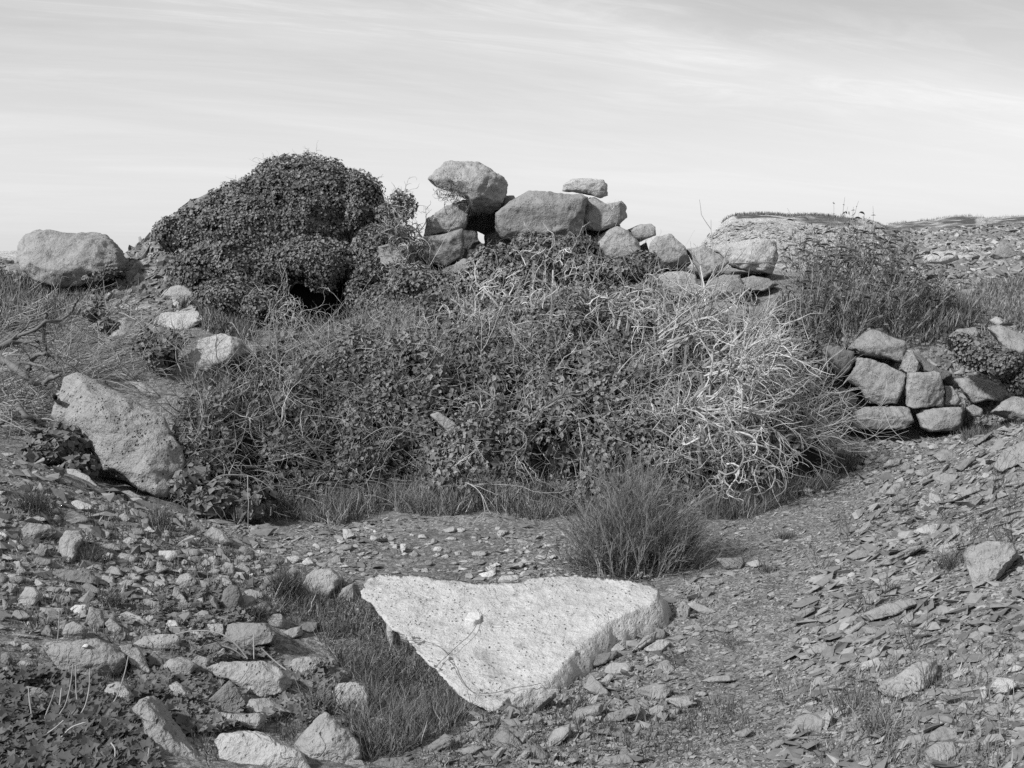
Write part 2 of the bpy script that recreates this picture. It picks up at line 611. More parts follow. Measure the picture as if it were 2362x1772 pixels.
def ground_mat():
    m, n, b = new_mat('quarry_floor')
    g = n.nodes.new('ShaderNodeNewGeometry')
    v = g.outputs['Position']
    big = noise(n, v, .9, 5, .6)
    mid = noise(n, v, 7, 5, .65)
    fine = noise(n, v, 60, 4, .7)
    vo = n.nodes.new('ShaderNodeTexVoronoi')
    vo.inputs['Scale'].default_value = 34
    lk(n, v, vo.inputs['Vector'])
    vo2 = n.nodes.new('ShaderNodeTexVoronoi')
    vo2.inputs['Scale'].default_value = 95
    lk(n, v, vo2.inputs['Vector'])
    crumb = mth(n, 'MULTIPLY_ADD', nt_sep(n, vo2.outputs['Color']), .9, .55)
    chips = mth(n, 'MULTIPLY', crumb, mth(n, 'MULTIPLY_ADD', nt_sep(n, vo.outputs['Color']), .8, .60))
    chips = mth(n, 'MULTIPLY', chips, mth(n, 'MULTIPLY_ADD', big, .9, .55))
    val = mth(n, 'MULTIPLY', chips, mth(n, 'MULTIPLY_ADD', mid, .7, .62))
    val = mth(n, 'MULTIPLY', val, mth(n, 'MULTIPLY_ADD', fine, .6, .7))
    val = mth(n, 'MULTIPLY', val, .165)
    # turf and moss: patches, and the caps of the hills where the land lies flat
    sepn = n.nodes.new('ShaderNodeSeparateXYZ')
    lk(n, g.outputs['Normal'], sepn.inputs[0])
    sp = n.nodes.new('ShaderNodeSeparateXYZ')
    lk(n, v, sp.inputs[0])
    flat = mth(n, 'MULTIPLY', sstep(n, sepn.outputs[2], .972, .992), sstep(n, noise(n, v, .8, 4, .6), .38, .55))
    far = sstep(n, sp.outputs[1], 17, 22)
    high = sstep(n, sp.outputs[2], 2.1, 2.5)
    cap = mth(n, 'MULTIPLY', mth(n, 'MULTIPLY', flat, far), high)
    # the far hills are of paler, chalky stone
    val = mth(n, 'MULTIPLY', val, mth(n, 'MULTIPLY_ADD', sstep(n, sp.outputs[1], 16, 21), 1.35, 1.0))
    moss = mth(n, 'MULTIPLY', mth(n, 'SUBTRACT', 1.0, far), mth(n, 'MULTIPLY', sstep(n, noise(n, v, 2.3, 6, .7, .5), .54, .68), .6))
    tf = mth(n, 'MAXIMUM', cap, moss)
    mixt = nd(n, 'ShaderNodeMix', data_type='FLOAT')
    lk(n, tf, mixt.inputs[0])
    lk(n, val, mixt.inputs[2])
    lk(n, mth(n, 'MULTIPLY', mth(n, 'MULTIPLY_ADD', fine, .9, .55), .075), mixt.inputs[3])
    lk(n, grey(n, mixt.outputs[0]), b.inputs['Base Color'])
    b.inputs['Roughness'].default_value = .95
    b.inputs['Specular IOR Level'].default_value = .15
    h = mth(n, 'ADD', mth(n, 'ADD', mth(n, 'MULTIPLY', nt_sep(n, vo.outputs['Color']), .8), mth(n, 'MULTIPLY', nt_sep(n, vo2.outputs['Color']), .4)), mth(n, 'ADD', mid, mth(n, 'MULTIPLY', fine, .7)))
    bp = n.nodes.new('ShaderNodeBump')
    bp.inputs['Strength'].default_value = .8
    bp.inputs['Distance'].default_value = .02
    lk(n, h, bp.inputs['Height'])
    lk(n, bp.outputs[0], b.inputs['Normal'])
    return m


def nt_sep(n, col):
    s = n.nodes.new('ShaderNodeSeparateColor')
    lk(n, col, s.inputs[0])
    return s.outputs[0]


gm = ground_mesh()
gm.materials.append(ground_mat())
tag(link('ground', gm), 'stony quarry floor and banks running back to the hills', kind='structure')
# ------------------------------------------------------------------ boulders and stones
# survey sheets: origin and scale of the frames the outlines were measured in
SHEET = dict(A=(0, 450, .27125), C=(850, 340, .31646), D=(1350, 480, .27125), E=(1800, 480, .25407), F=(1762, 700, .27125),
             G=(0, 800, .27125), H=(400, 700, .31646), K=(0, 1150, .27125), L=(0, 1322, .27125), M=(400, 1322, .27125),
             N=(750, 1250, .38427), O=(1500, 1150, .38969), J=(1300, 800, .31646))


def hull_mesh(pts, target, seed, size, cuts, rough, name, viewn, smooth_n=2, strata=None):
    bm = bmesh.new()
    vs = [bm.verts.new(p) for p in pts]
    r = bmesh.ops.convex_hull(bm, input=vs)
    junk = [e for e in r['geom_interior'] + r['geom_unused'] if isinstance(e, bmesh.types.BMVert)]
    if junk:
        bmesh.ops.delete(bm, geom=list(set(junk)), context='VERTS')
    bmesh.ops.triangulate(bm, faces=bm.faces[:])
    for _ in range(7):
        long = [e for e in bm.edges if e.calc_length() > target * 1.5]
        if not long or len(bm.faces) > 11000:
            break
        bmesh.ops.subdivide_edges(bm, edges=long, cuts=1)
        bmesh.ops.triangulate(bm, faces=[f for f in bm.faces if len(f.verts) > 3])
    if target < size * .2:
        for _ in range(smooth_n):
            bmesh.ops.smooth_vert(bm, verts=bm.verts[:], factor=.5, use_axis_x=True, use_axis_y=True, use_axis_z=True)
    bmesh.ops.recalc_face_normals(bm, faces=bm.faces[:])
    bm.verts.index_update()
    V = np.array([v.co for v in bm.verts])
    F = np.array([[v.index for v in f.verts] for f in bm.faces])
    bm.free()
    rg = np.random.RandomState(seed)
    c = V.mean(0)
    # broken facets: planes that shave off corners
    for k in range(cuts + 5):
        nn = rg.normal(size=3)
        nn = nn / np.linalg.norm(nn) * .9 + viewn * .8
        nn /= np.linalg.norm(nn)
        if cuts == 0 and k > 2:
            break
        d = (V - c) @ nn
        o = d.max() - size * (rg.uniform(.06, .17) if k < cuts else rg.uniform(.03, .09))
        V = V - np.maximum(d - o, 0)[:, None] * nn * .92

    def normals(V):
        fn = np.cross(V[F[:, 1]] - V[F[:, 0]], V[F[:, 2]] - V[F[:, 0]])
        vn = np.zeros_like(V)
        for k in range(3):
            np.add.at(vn, F[:, k], fn)
        return vn / (np.linalg.norm(vn, axis=1)[:, None] + 1e-12)
    nv = normals(V)
    so = rg.uniform(0, 60, 3)
    P = V + so
    disp = size * rough * (.060 * fbm(P * (2.2 / size), 3) + .034 * ridged(P * (4.5 / size), 3) - .012 - .05 * np.maximum(0, pnoise(P * (3.1 / size) + 31) - .28))
    if target < size * .12:
        disp += size * rough * .020 * fbm(P * (14 / size), 3)
    disp += min(.012, size * .012) * rough * fbm(P * 22, 2)
    if strata is not None:
        disp += size * .014 * np.sign(pnoise(np.stack([P @ strata * (16 / size), P[:, 0] * .6 / size, P[:, 1] * .6 / size], -1)))
    V = V + nv * disp[:, None]
    return V, F


STONES, HEROES, OUTLINES = [], [], []


def polar(pu, pv, cu, cv, th):
    """radius of a closed outline seen from (cu, cv) in the directions th"""
    a = np.stack([pu - cu, pv - cv], -1)
    b = np.roll(a, -1, 0)
    d = np.stack([np.cos(th), np.sin(th)], -1)
    e = b - a
    den = d[:, None, 0] * e[None, :, 1] - d[:, None, 1] * e[None, :, 0]
    den = np.where(np.abs(den) < 1e-9, 1e-9, den)
    r = (a[None, :, 0] * e[None, :, 1] - a[None, :, 1] * e[None, :, 0]) / den
    q = (a[None, :, 0] * d[:, None, 1] - a[None, :, 1] * d[:, None, 0]) / den
    r = np.where((q >= -1e-6) & (q <= 1 + 1e-6) & (r > 0), r, 0)
    return r.max(1)


def convex2(P):
    P = P[np.lexsort((P[:, 1], P[:, 0]))]

    def half(seq):
        out = []
        for p in seq:
            while len(out) > 1 and (out[-1][0] - out[-2][0]) * (p[1] - out[-2][1]) - (out[-1][1] - out[-2][1]) * (p[0] - out[-2][0]) <= 0:
                out.pop()
            out.append(p)
        return out
    return np.array(half(P)[:-1] + half(P[::-1])[:-1])


def true_outline(V, ou, ov):
    """dress a roughed-out block to the outline it was measured with"""
    cu, cv = (ou.min() + ou.max()) / 2, (ov.min() + ov.max()) / 2
    cu, cv = (cu + ou.mean()) / 2, (cv + ov.mean()) / 2
    pu, pv = proj(V)
    hp = convex2(np.stack([pu, pv], -1))
    th = np.linspace(-math.pi, math.pi, 241)
    ro, rh = polar(ou, ov, cu, cv, th), polar(hp[:, 0], hp[:, 1], cu, cv, th)
    k = np.clip(np.where((ro > 0) & (rh > 0), ro / np.maximum(rh, 1e-6), 1), .6, 1.45)
    k = (np.roll(k, 1) + 2 * k + np.roll(k, -1)) / 4
    a = np.arctan2(pv - cv, pu - cu)
    kv = np.interp(a, th, k) - 1
    d = V[:, 1] / FPX
    return V + np.stack([(pu - cu) * kv * d, np.zeros(len(V)), -(pv - cv) * kv * d], -1)


def rock(sheet, pts, phi=55, thick=None, Y=None, yaw=0, inner=(), mat='rock', name='boulder', label=None, group=None,
         bulge=.10, rough=1.0, back=.82, cuts=3, px=6.0, sink=.08, deep=None, zone=None, smooth_n=1, cat=None, strata=False):
    ox, oy, s = SHEET[sheet]
    P = np.array([p[:2] for p in pts], float)
    off = np.array([p[2] if len(p) > 2 else 0 for p in pts], float)
    u, v = ox + P[:, 0] * s, oy + P[:, 1] * s
    um, vb, vt = u.mean(), v.max(), v.min()
    ou, ov = u.copy(), v.copy()
    u = um + (u - um) * 1.05
    v = (vb + vt) / 2 + (v - (vb + vt) / 2) * 1.05
    seed = int(um * 31 + vb * 7) % 100000
    rg = np.random.RandomState(seed)
    if Y is None:
        B = hit(um, min(vb - sink * (vb - vt), 1765))[0]
    else:
        B = pt(um, vb, np.float64(Y))
    ph, yw = math.radians(phi), math.radians(yaw)
    n = np.array([math.sin(yw) * math.sin(ph), -math.cos(yw) * math.sin(ph), math.cos(ph)])

    def onplane(uu, vv):
        d = rays(uu, vv)
        t = ((B - EYEV) @ n) / (d @ n)
        return EYEV + d * t[..., None]
    W = onplane(u, v) + off[:, None] * n
    Yc = W[:, 1].mean()
    mpp = Yc / FPX
    ext = np.sort(np.array([np.ptp(u), np.ptp(v)]) * mpp)
    size = math.sqrt(max(ext[0], .3 * ext[1]) * ext[1])
    if thick is None:
        thick = .75 * size
    c = W.mean(0)
    vd = rays(u.mean(), v.mean())
    vd = vd / np.linalg.norm(vd)
    bk = vd * .85 - n * .25
    bk /= np.linalg.norm(bk)
    pts3 = [W]
    if inner:
        I = np.array([p[:2] for p in inner], float)
        dn = np.array([p[2] if len(p) > 2 else bulge for p in inner])
        W2 = onplane(ox + I[:, 0] * s, oy + I[:, 1] * s)
        pts3.append(W2 + n * (dn * size)[:, None])
    if bulge > 0:
        cc = c + (W[rg.randint(len(W))] - c) * .15
        fr = cc + (W - cc) * rg.uniform(.74, .94, (len(W), 1)) + n * (bulge * size * rg.uniform(.5, 1.15, (len(W), 1)))
        pts3.append(fr)
    mid = c + (W - c) * 1.0 + bk * thick * .45 * rg.uniform(.8, 1.1, (len(W), 1))
    pts3.append(mid)
    pts3.append(c + (W - c) * back + bk * thick * rg.uniform(.8, 1.1, (len(W), 1)))
    Q = np.concatenate(pts3)
    if name == 'stone' and zone:
        name = 'rubble_stone' if zone.startswith('rubble') else 'flat_stone' if zone.startswith('flat') else 'path_stone' if 'path' in zone else 'heaped_stone' if zone.startswith('stones heaped') else name
        cat = name.replace('_', ' ')
    org = np.array([Q[:, 0].mean(), Q[:, 1].mean(), Q[:, 2].min()])
    st = None
    if strata:
        st = n / np.linalg.norm(n)
    V, F = hull_mesh(Q - org, max(px * mpp, size * .025), seed, size, cuts, rough, name, -vd, smooth_n, st)
    for _ in range(2):      # true the finished block to its measured size
        pu, pv = proj(V + org)
        V = V + org
        su = np.clip(np.ptp(ou) / np.ptp(pu), .7, 1.5)
        sv = np.clip(np.ptp(ov) / np.ptp(pv), .7, 1.5)
        m = V.mean(0)
        V = m + (V - m) * np.array([su, math.sqrt(sv), sv])
        pu, pv = proj(V)
        d = (V[:, 1].mean()) / FPX
        V = V + np.array([((ou.min() + ou.max()) - (pu.min() + pu.max())) / 2 * d, 0, -((ov.min() + ov.max()) - (pv.min() + pv.max())) / 2 * d])
        V = V - org
    V = true_outline(V + org, ou, ov) - org
    OUTLINES.append(np.stack([ou, ov], -1))
    me = np_mesh(name, V, F, M[mat], None, True)
    o = link(name, me, None, org)
    if label:
        HEROES.append((label, um, (vb + vt) / 2))
    if label is None:
        STONES.append((o, mat, np.ptp(u), np.ptp(v), zone, um, (vb + vt) / 2, len(pts)))
    cat = cat or (name if name in ('boulder', 'slate') else 'stone')
    tag(o, label, cat, group or zone)
    return o


def R(sheet, pts, label=None, **kw):
    return rock(sheet, pts, label=label, **kw)


# --- left plateau and slope
R('A', [(135, 570), (140, 440), (190, 345), (300, 296), (390, 290), (600, 306), (830, 316), (905, 335), (985, 405), (1045, 475), (1080, 570), (1070, 640), (900, 720), (700, 780), (480, 800), (300, 740), (180, 640)],
  'huge grey boulder on the left skyline with grass at its foot', Y=13, phi=80, thick=1.3, inner=[(395, 335, .12), (365, 500, .24), (560, 420, .14), (560, 600, .22), (860, 470, .20)], bulge=.02, cuts=6, rough=.9, group='boulders on the skyline')
R('A', [(1060, 655), (1120, 628), (1170, 660), (1155, 720), (1090, 755), (1065, 720)], 'rounded fist of stone beside the foot of the huge skyline boulder', phi=65, name='stone')
R('A', [(1120, 625), (1180, 588), (1222, 640), (1200, 690), (1140, 680)], 'grey stone tucked behind the rounded stone near the skyline boulder', phi=65, name='stone', mat='rock_dark')
R('A', [(945, 765), (1000, 702), (1040, 730), (1088, 795), (1000, 805)], 'dark three-cornered stone below the huge skyline boulder', phi=60, name='stone', mat='rock_dark')
R('A', [(1385, 850), (1450, 780), (1540, 755), (1600, 780), (1670, 850), (1692, 925), (1620, 935), (1510, 940), (1450, 895)], 'half-round pale boulder on the scree below the ivy mound', phi=60, thick=.4, mat='rock_light', bulge=.06)
R('A', [(1290, 1075), (1380, 1000), (1560, 980), (1680, 985), (1757, 1078), (1550, 1170), (1400, 1140)], 'pale flat slab jutting out below the half-round boulder', phi=40, thick=.25, mat='rock_light', bulge=.04, cuts=1)
R('A', [(1010, 945), (1050, 915), (1115, 950), (1112, 985), (1040, 985)], 'small bright stone on the left slope', phi=50, name='stone', mat='rock_light')
R('A', [(700, 885), (740, 842), (850, 850), (842, 905), (760, 905)], zone='stones on the left slope', phi=50, name='stone')
R('A', [(712, 955), (760, 895), (825, 930), (785, 985)], zone='stones on the left slope', phi=60, name='stone')
R('A', [(720, 835), (760, 795), (805, 802), (790, 835)], zone='stones on the left slope', phi=60, name='stone')
R('A', [(905, 1220), (1000, 1060), (1080, 1040), (1200, 1110), (1222, 1240), (1000, 1255)], 'leaning stone with one bright and one dark face above the dead branches', phi=70, inner=[(1112, 1080, .2), (1040, 1225, .2)], bulge=0, thick=.35)
R('A', [(1232, 1082), (1300, 1100), (1392, 1168), (1330, 1195), (1260, 1140)], 'slim tilted stone between the leaning stone and the flat slab', phi=50, name='stone')
R('A', [(1500, 1400), (1640, 1330), (1690, 1220), (1880, 1172), (2060, 1230), (2140, 1340), (2030, 1450), (1780, 1530), (1640, 1550), (1540, 1470)],
  'big pale boulder half sunk in twigs left of the thicket', phi=58, thick=.7, mat='rock_light', inner=[(1850, 1300, .18), (1740, 1480, .12), (1660, 1330, .10)], bulge=.08, cuts=4)
for p in ([(100, 655), (120, 638), (152, 648), (130, 665)], [(0, 820), (10, 770), (50, 790), (40, 825)], [(90, 760), (120, 715), (160, 718), (130, 765)], [(285, 870), (340, 850), (465, 855), (440, 895), (330, 890)],
          [(1145, 980), (1160, 948), (1220, 955), (1215, 990)], [(1265, 980), (1290, 960), (1330, 970), (1310, 985)], [(1255, 830), (1290, 805), (1310, 820), (1290, 840)]):
    R('A', p, zone='stones on the left slope', phi=45, name='stone', mat='rock_light')
R('G', [(430, 600), (470, 420), (540, 262), (640, 215), (705, 228), (900, 322), (1100, 422), (1400, 600), (1560, 880), (1592, 965), (1575, 1120), (1430, 1290), (1240, 1270), (1080, 1150), (850, 1120), (760, 900), (640, 760)],
  'long pale leaning slab with a pitted upper face at the left', Y=7.55, phi=58, yaw=-8, thick=.55, mat='pitted',
  inner=[(700, 330, .10), (850, 480, .16), (1030, 650, .20), (1060, 760, .21), (1160, 900, .19), (1330, 1060, .14)], bulge=0, cuts=0, px=5, rough=.8)
R('G', [(1085, 295), (1200, 300), (1310, 370), (1415, 470), (1250, 440)], 'grey stone showing behind the long leaning slab', Y=9.2, phi=55, name='stone')
R('G', [(515, 1085), (560, 1035), (640, 1040), (760, 1100), (872, 1228), (700, 1180), (560, 1150)], 'slanting split stone below the long leaning slab', Y=6.95, phi=50, yaw=-15, name='stone')
R('G', [(440, 1120), (520, 1112), (572, 1168), (500, 1172)], zone='stones on the left bank', phi=40, name='stone')
R('G', [(575, 1325), (660, 1300), (795, 1352), (760, 1405), (680, 1405)], 'bright flat flake on the left earth bank', phi=28, name='stone', mat='rock_light', bulge=.03)
R('G', [(965, 1235), (1100, 1220), (1225, 1285), (1170, 1318), (1040, 1290)], 'flat stone under the foot of the long leaning slab', phi=35, name='stone', Y=7.3)
for p in ([(318, 1195), (340, 1150), (378, 1212), (350, 1245), (310, 1235)], [(345, 1270), (400, 1245), (460, 1270), (420, 1300)], [(490, 1240), (560, 1235), (640, 1290), (560, 1300)],
          [(630, 1230), (680, 1215), (720, 1240), (660, 1255)], [(770, 1320), (810, 1305), (842, 1345), (790, 1350)], [(970, 1380), (1020, 1365), (1060, 1390), (1000, 1400)], [(1000, 1440), (1060, 1410), (1115, 1470), (1060, 1500)],
          [(0, 905), (80, 900), (150, 912), (60, 945)], [(40, 1370), (100, 1355), (190, 1420), (120, 1410)], [(1490, 1590), (1550, 1570), (1610, 1590), (1540, 1610)], [(1640, 1590), (1690, 1565), (1720, 1590), (1680, 1610)]):
    R('G', p, zone='stones on the left bank', phi=38, name='stone')
# --- left foreground rubble
R('K', [(158, 335), (180, 260), (240, 203), (310, 212), (420, 222), (495, 285), (440, 330), (330, 360), (290, 390), (230, 392), (170, 360)], 'knobbly pale stone with a dark hollow on the left bank', phi=65, thick=.2, mat='pitted', inner=[(300, 240, .15), (240, 300, .12)], cuts=5, rough=1.5)
R('K', [(485, 455), (510, 340), (560, 268), (690, 272), (718, 330), (668, 430), (650, 570), (590, 560), (540, 510)], 'upright wedge of stone beside the knobbly pale stone', phi=68, thick=.2, bulge=.05, inner=[(520, 330, .05), (650, 420, .1)])
R('K', [(400, 625), (520, 598), (760, 618), (855, 680), (840, 750), (640, 745), (500, 700)], 'dark mossy stone lying under the upright wedge', phi=45, mat='rock_dark')
R('K', [(595, 938), (640, 903), (748, 903), (732, 990), (660, 1008), (620, 985)], 'very bright small block in the left rubble', phi=50, mat='slab', name='stone', bulge=.06)
R('K', [(725, 1045), (760, 918), (870, 948), (902, 1085), (820, 1110), (740, 1085)], 'leaning grey stone right of the very bright small block', phi=60, yaw=15, name='stone', bulge=.05)
R('K', [(518, 1155), (560, 1070), (620, 1043), (700, 1078), (755, 1112), (725, 1200), (580, 1222)], 'domed grey stone under the very bright small block', phi=60, name='stone')
R('K', [(1722, 305), (1800, 238), (1880, 268), (1995, 375), (1930, 405), (1800, 385)], 'sloping grey stone at the edge of the thicket', phi=55, name='stone')
R('K', [(1488, 715), (1530, 650), (1600, 628), (1680, 690), (1655, 748), (1550, 770)], 'pitted stone with dark holes in the middle of the left rubble', phi=50, mat='pitted', name='stone')
R('K', [(1868, 905), (1900, 780), (1960, 728), (2032, 748), (2070, 850), (2015, 985), (1900, 955)], 'dark rough upright stone in the left rubble', phi=65, mat='rock_dark')
R('K', [(2055, 795), (2130, 768), (2232, 798), (2242, 845), (2110, 862)], 'flat stone lying on top beside the dark rough stone', phi=32, name='stone', bulge=.05)
R('K', [(860, 492), (920, 458), (968, 468), (948, 555), (880, 548)], 'bright split stone behind the left rubble', phi=50, name='stone', mat='rock_light')
for p, m_, f_ in (([(690, 745), (740, 708), (862, 780), (842, 860), (780, 845)], 'rock_dark', 50), ([(888, 1065), (940, 1008), (1052, 1112), (1022, 1160), (920, 1125)], 'rock', 55),
                  ([(972, 525), (1030, 458), (1120, 478), (1185, 522), (1090, 570), (990, 555)], 'rock', 45), ([(838, 432), (890, 388), (960, 378), (1035, 442), (940, 460)], 'rock', 40),
                  ([(1890, 258), (1960, 278), (2075, 342), (2062, 378), (1990, 360)], 'rock_dark', 50), ([(1222, 275), (1265, 233), (1340, 292), (1260, 306)], 'rock_light', 55),
                  ([(1382, 292), (1410, 263), (1455, 292), (1420, 306)], 'rock', 55), ([(1508, 545), (1570, 513), (1608, 542), (1560, 576)], 'rock', 40), ([(1492, 645), (1530, 590), (1562, 600), (1542, 640)], 'rock_light', 40),
                  ([(2008, 502), (2060, 478), (2118, 512), (2092, 546), (2030, 542)], 'rock', 45), ([(2018, 442), (2080, 398), (2165, 452), (2165, 526), (2110, 506)], 'rock_dark', 55),
                  ([(1882, 595), (1920, 538), (1995, 560), (1995, 648), (1920, 660)], 'rock', 50), ([(1990, 582), (2060, 548), (2135, 602), (2122, 648), (2010, 640)], 'rock', 45),
                  ([(2128, 592), (2215, 553), (2225, 602), (2150, 615)], 'rock', 35), ([(1818, 695), (1870, 648), (1965, 660), (1935, 708)], 'rock', 35), ([(1782, 875), (1820, 828), (1870, 930), (1845, 990)], 'rock', 65),
                  ([(1448, 865), (1480, 753), (1520, 758), (1585, 862), (1625, 915), (1500, 930)], 'rock', 50), ([(1008, 725), (1070, 688), (1165, 700), (1132, 748), (1040, 755)], 'rock', 40),
                  ([(1078, 655), (1120, 628), (1205, 660), (1195, 716), (1130, 708)], 'rock', 45), ([(1205, 695), (1260, 648), (1335, 658), (1385, 722), (1290, 720)], 'rock', 40),
                  ([(1015, 985), (1080, 958), (1180, 998), (1295, 1072), (1240, 1100), (1100, 1055)], 'rock', 35), ([(1548, 952), (1590, 946), (1635, 982), (1600, 1002)], 'rock_light', 35),
                  ([(1020, 885), (1070, 890), (1128, 945), (1090, 960)], 'rock', 40), ([(1060, 760), (1110, 745), (1145, 780), (1100, 795)], 'rock', 35), ([(1080, 820), (1130, 800), (1170, 825), (1120, 845)], 'rock', 35),
                  ([(1180, 750), (1250, 760), (1330, 830), (1260, 830)], 'rock_light', 35), ([(1340, 640), (1380, 660), (1430, 720), (1390, 712)], 'rock', 35), ([(1180, 870), (1250, 850), (1370, 890), (1350, 940), (1240, 920)], 'rock', 40),
                  ([(1225, 1020), (1270, 990), (1315, 1005), (1300, 1040), (1250, 1050)], 'rock_light', 40), ([(345, 605), (390, 585), (432, 600), (400, 622)], 'rock_light', 35), ([(500, 740), (525, 712), (556, 730), (540, 755)], 'rock_light', 45),
                  ([(545, 790), (590, 752), (635, 765), (600, 805)], 'rock_light', 45), ([(875, 800), (900, 770), (960, 760), (940, 800)], 'rock', 40), ([(225, 1080), (230, 1040), (275, 1045), (275, 1085)], 'rock_light', 60),
                  ([(60, 580), (85, 550), (112, 570), (90, 592)], 'rock', 45), ([(230, 720), (255, 695), (290, 715), (260, 735)], 'rock', 40), ([(1900, 720), (1950, 700), (1990, 715), (1940, 738)], 'rock', 35), ([(2100, 660), (2140, 635), (2175, 640), (2130, 668)], 'slab', 35),
                  ([(1975, 690), (2000, 640), (2030, 645), (2010, 695)], 'rock', 55), ([(260, 440), (285, 415), (315, 450), (290, 466)], 'rock', 50), ([(85, 440), (115, 425), (135, 450), (105, 462)], 'rock', 50)):
    R('K', p, zone='rubble stones on the left slope', phi=f_, mat=m_, name='stone')
R('L', [(355, 645), (390, 588), (640, 568), (820, 552), (960, 608), (1085, 690), (1105, 790), (1010, 870), (900, 880), (800, 900), (600, 910), (500, 830), (430, 730)],
  'broad grey boulder with a bright chip on its top edge', phi=66, thick=.35, inner=[(600, 655, .13), (820, 600, .13), (520, 740, .10), (1000, 720, .10), (780, 760, .15)], bulge=.02, cuts=1, px=5)
R('L', [(1005, 622), (1120, 602), (1185, 640), (1245, 740), (1295, 865), (1250, 910), (1150, 870), (1100, 770)], 'pitted slanting stone right of the broad grey boulder', phi=55, yaw=15, mat='pitted', thick=.2)
R('L', [(1125, 605), (1220, 538), (1330, 518), (1500, 518), (1548, 570), (1535, 650), (1400, 675), (1250, 655)], 'long low stone behind the pitted slanting stone', phi=50, thick=.25)
R('L', [(1235, 725), (1310, 668), (1392, 740), (1405, 850), (1300, 815)], 'small grey stone squeezed between two boulders', phi=60, name='stone', mat='rock_dark')
R('L', [(1385, 785), (1440, 730), (1540, 710), (1620, 738), (1695, 800), (1645, 850), (1595, 915), (1500, 938), (1420, 885)], 'smooth rounded boulder resting in ivy leaves', phi=60, thick=.25, rough=.6, inner=[(1500, 770, .14)], smooth_n=5)
R('L', [(1605, 745), (1680, 698), (1795, 728), (1775, 810), (1690, 840)], 'rough crumbling stone behind the smooth rounded boulder', phi=50, name='stone', rough=1.6, mat='pitted')
R('L', [(875, 1015), (920, 948), (1010, 918), (1080, 958), (1155, 1055), (1135, 1125), (1000, 1130), (920, 1080)], 'pale rounded stone spotted with dark holes among ivy', phi=60, mat='pitted', thick=.2)
R('L', [(1115, 1165), (1180, 1078), (1290, 1036), (1380, 1088), (1470, 1230), (1600, 1400), (1725, 1580), (1770, 1690), (1330, 1690), (1260, 1470), (1195, 1240)],
  'long pitted slab running out of the bottom of the picture', phi=42, yaw=18, mat='pitted', thick=.3, inner=[(1330, 1200, .08), (1450, 1420, .10), (1520, 1600, .10)], bulge=.03, cuts=1, px=5, sink=.25)
R('L', [(140, 1025), (230, 958), (350, 978), (445, 1062), (350, 1110), (200, 1110)], 'dark stone half buried in the ivy at the left edge', phi=50, mat='rock_dark')
R('L', [(1740, 1105), (1950, 908), (2012, 958), (2095, 1095), (2035, 1200), (1800, 1185)], 'flat-faced three-cornered stone standing in the left foreground', phi=72, thick=.15, bulge=.02, mat='rock_dark', cuts=0, rough=.6)
R('L', [(1435, 955), (1500, 918), (1560, 958), (1615, 1065), (1560, 1115), (1470, 1080)], 'ivy-fringed stone below the smooth rounded boulder', phi=50, name='stone', mat='pitted')
for p in ([(278, 902), (330, 898), (362, 922), (320, 950)], [(88, 522), (150, 513), (335, 540), (300, 562), (120, 555)], [(66, 602), (110, 573), (175, 602), (140, 628)], [(5, 695), (60, 668), (115, 735), (60, 795), (5, 760)],
          [(130, 780), (180, 740), (265, 770), (220, 820)], [(215, 700), (250, 675), (285, 705), (250, 725)]):
    R('L', p, zone='rubble stones on the left slope', phi=40, name='stone')
R('M', [(425, 545), (460, 440), (520, 418), (800, 423), (885, 522), (865, 610), (700, 625), (560, 675), (440, 640)], 'squared block with a rough top in the left rubble', phi=62, thick=.3, inner=[(470, 520, .08), (840, 540, .08), (700, 470, .10)], bulge=.04)
R('M', [(285, 432), (420, 428), (432, 525), (330, 575)], 'small cracked stone left of the squared block', phi=60, name='stone', bulge=.04)
R('M', [(335, 402), (380, 362), (525, 410), (430, 440)], 'thin stone lying behind the squared block', phi=35, name='stone')
R('M', [(797, 402), (850, 348), (910, 343), (963, 410), (945, 470), (870, 482), (820, 450)], 'small rounded cobble perched on the squared block', phi=62, name='stone', rough=.5, smooth_n=4)
R('M', [(1085, 105), (1130, 20), (1200, -35), (1340, -42), (1422, 0), (1455, 55), (1372, 155), (1315, 230), (1200, 218), (1130, 205)], 'pale blocky stone left of the big triangular slab', phi=62, thick=.25, inner=[(1375, 10, .10), (1350, 175, .10), (1150, 60, .06)], bulge=0, cuts=1, mat='rock_light')
R('M', [(1395, 205), (1440, 128), (1532, 83), (1555, 130), (1550, 245), (1450, 260)], 'grey stone wedged between the blocky stone and the triangular slab', phi=60, name='stone')
R('M', [(925, 505), (1000, 468), (1092, 448), (1105, 530), (990, 575)], 'low stone half hidden by grass and twigs', phi=45, name='stone')
R('M', [(1075, 445), (1140, 413), (1245, 420), (1205, 512), (1120, 525)], 'grey stone in the grass left of the triangular slab', phi=45, name='stone', mat='rock_dark')
R('M', [(295, 795), (420, 748), (620, 748), (760, 743), (885, 788), (995, 890), (1015, 945), (955, 1020), (900, 1050), (740, 1070), (620, 1020), (500, 940), (350, 870)], 'humped brown-grey boulder in the middle of the left rubble', phi=58, thick=.35, inner=[(720, 850, .16), (560, 800, .08)], cuts=2, px=5)
R('M', [(585, 1160), (650, 1068), (780, 1058), (870, 1108), (1025, 1192), (900, 1230), (780, 1200), (620, 1200)], 'rough flat stone under the humped boulder', phi=35, rough=1.4)
R('M', [(325, 1215), (400, 1178), (560, 1198), (770, 1183), (790, 1232), (745, 1345), (600, 1310), (430, 1290)], 'crumbly pale ledge stone fringed with ivy', phi=48, mat='pitted', rough=1.4)
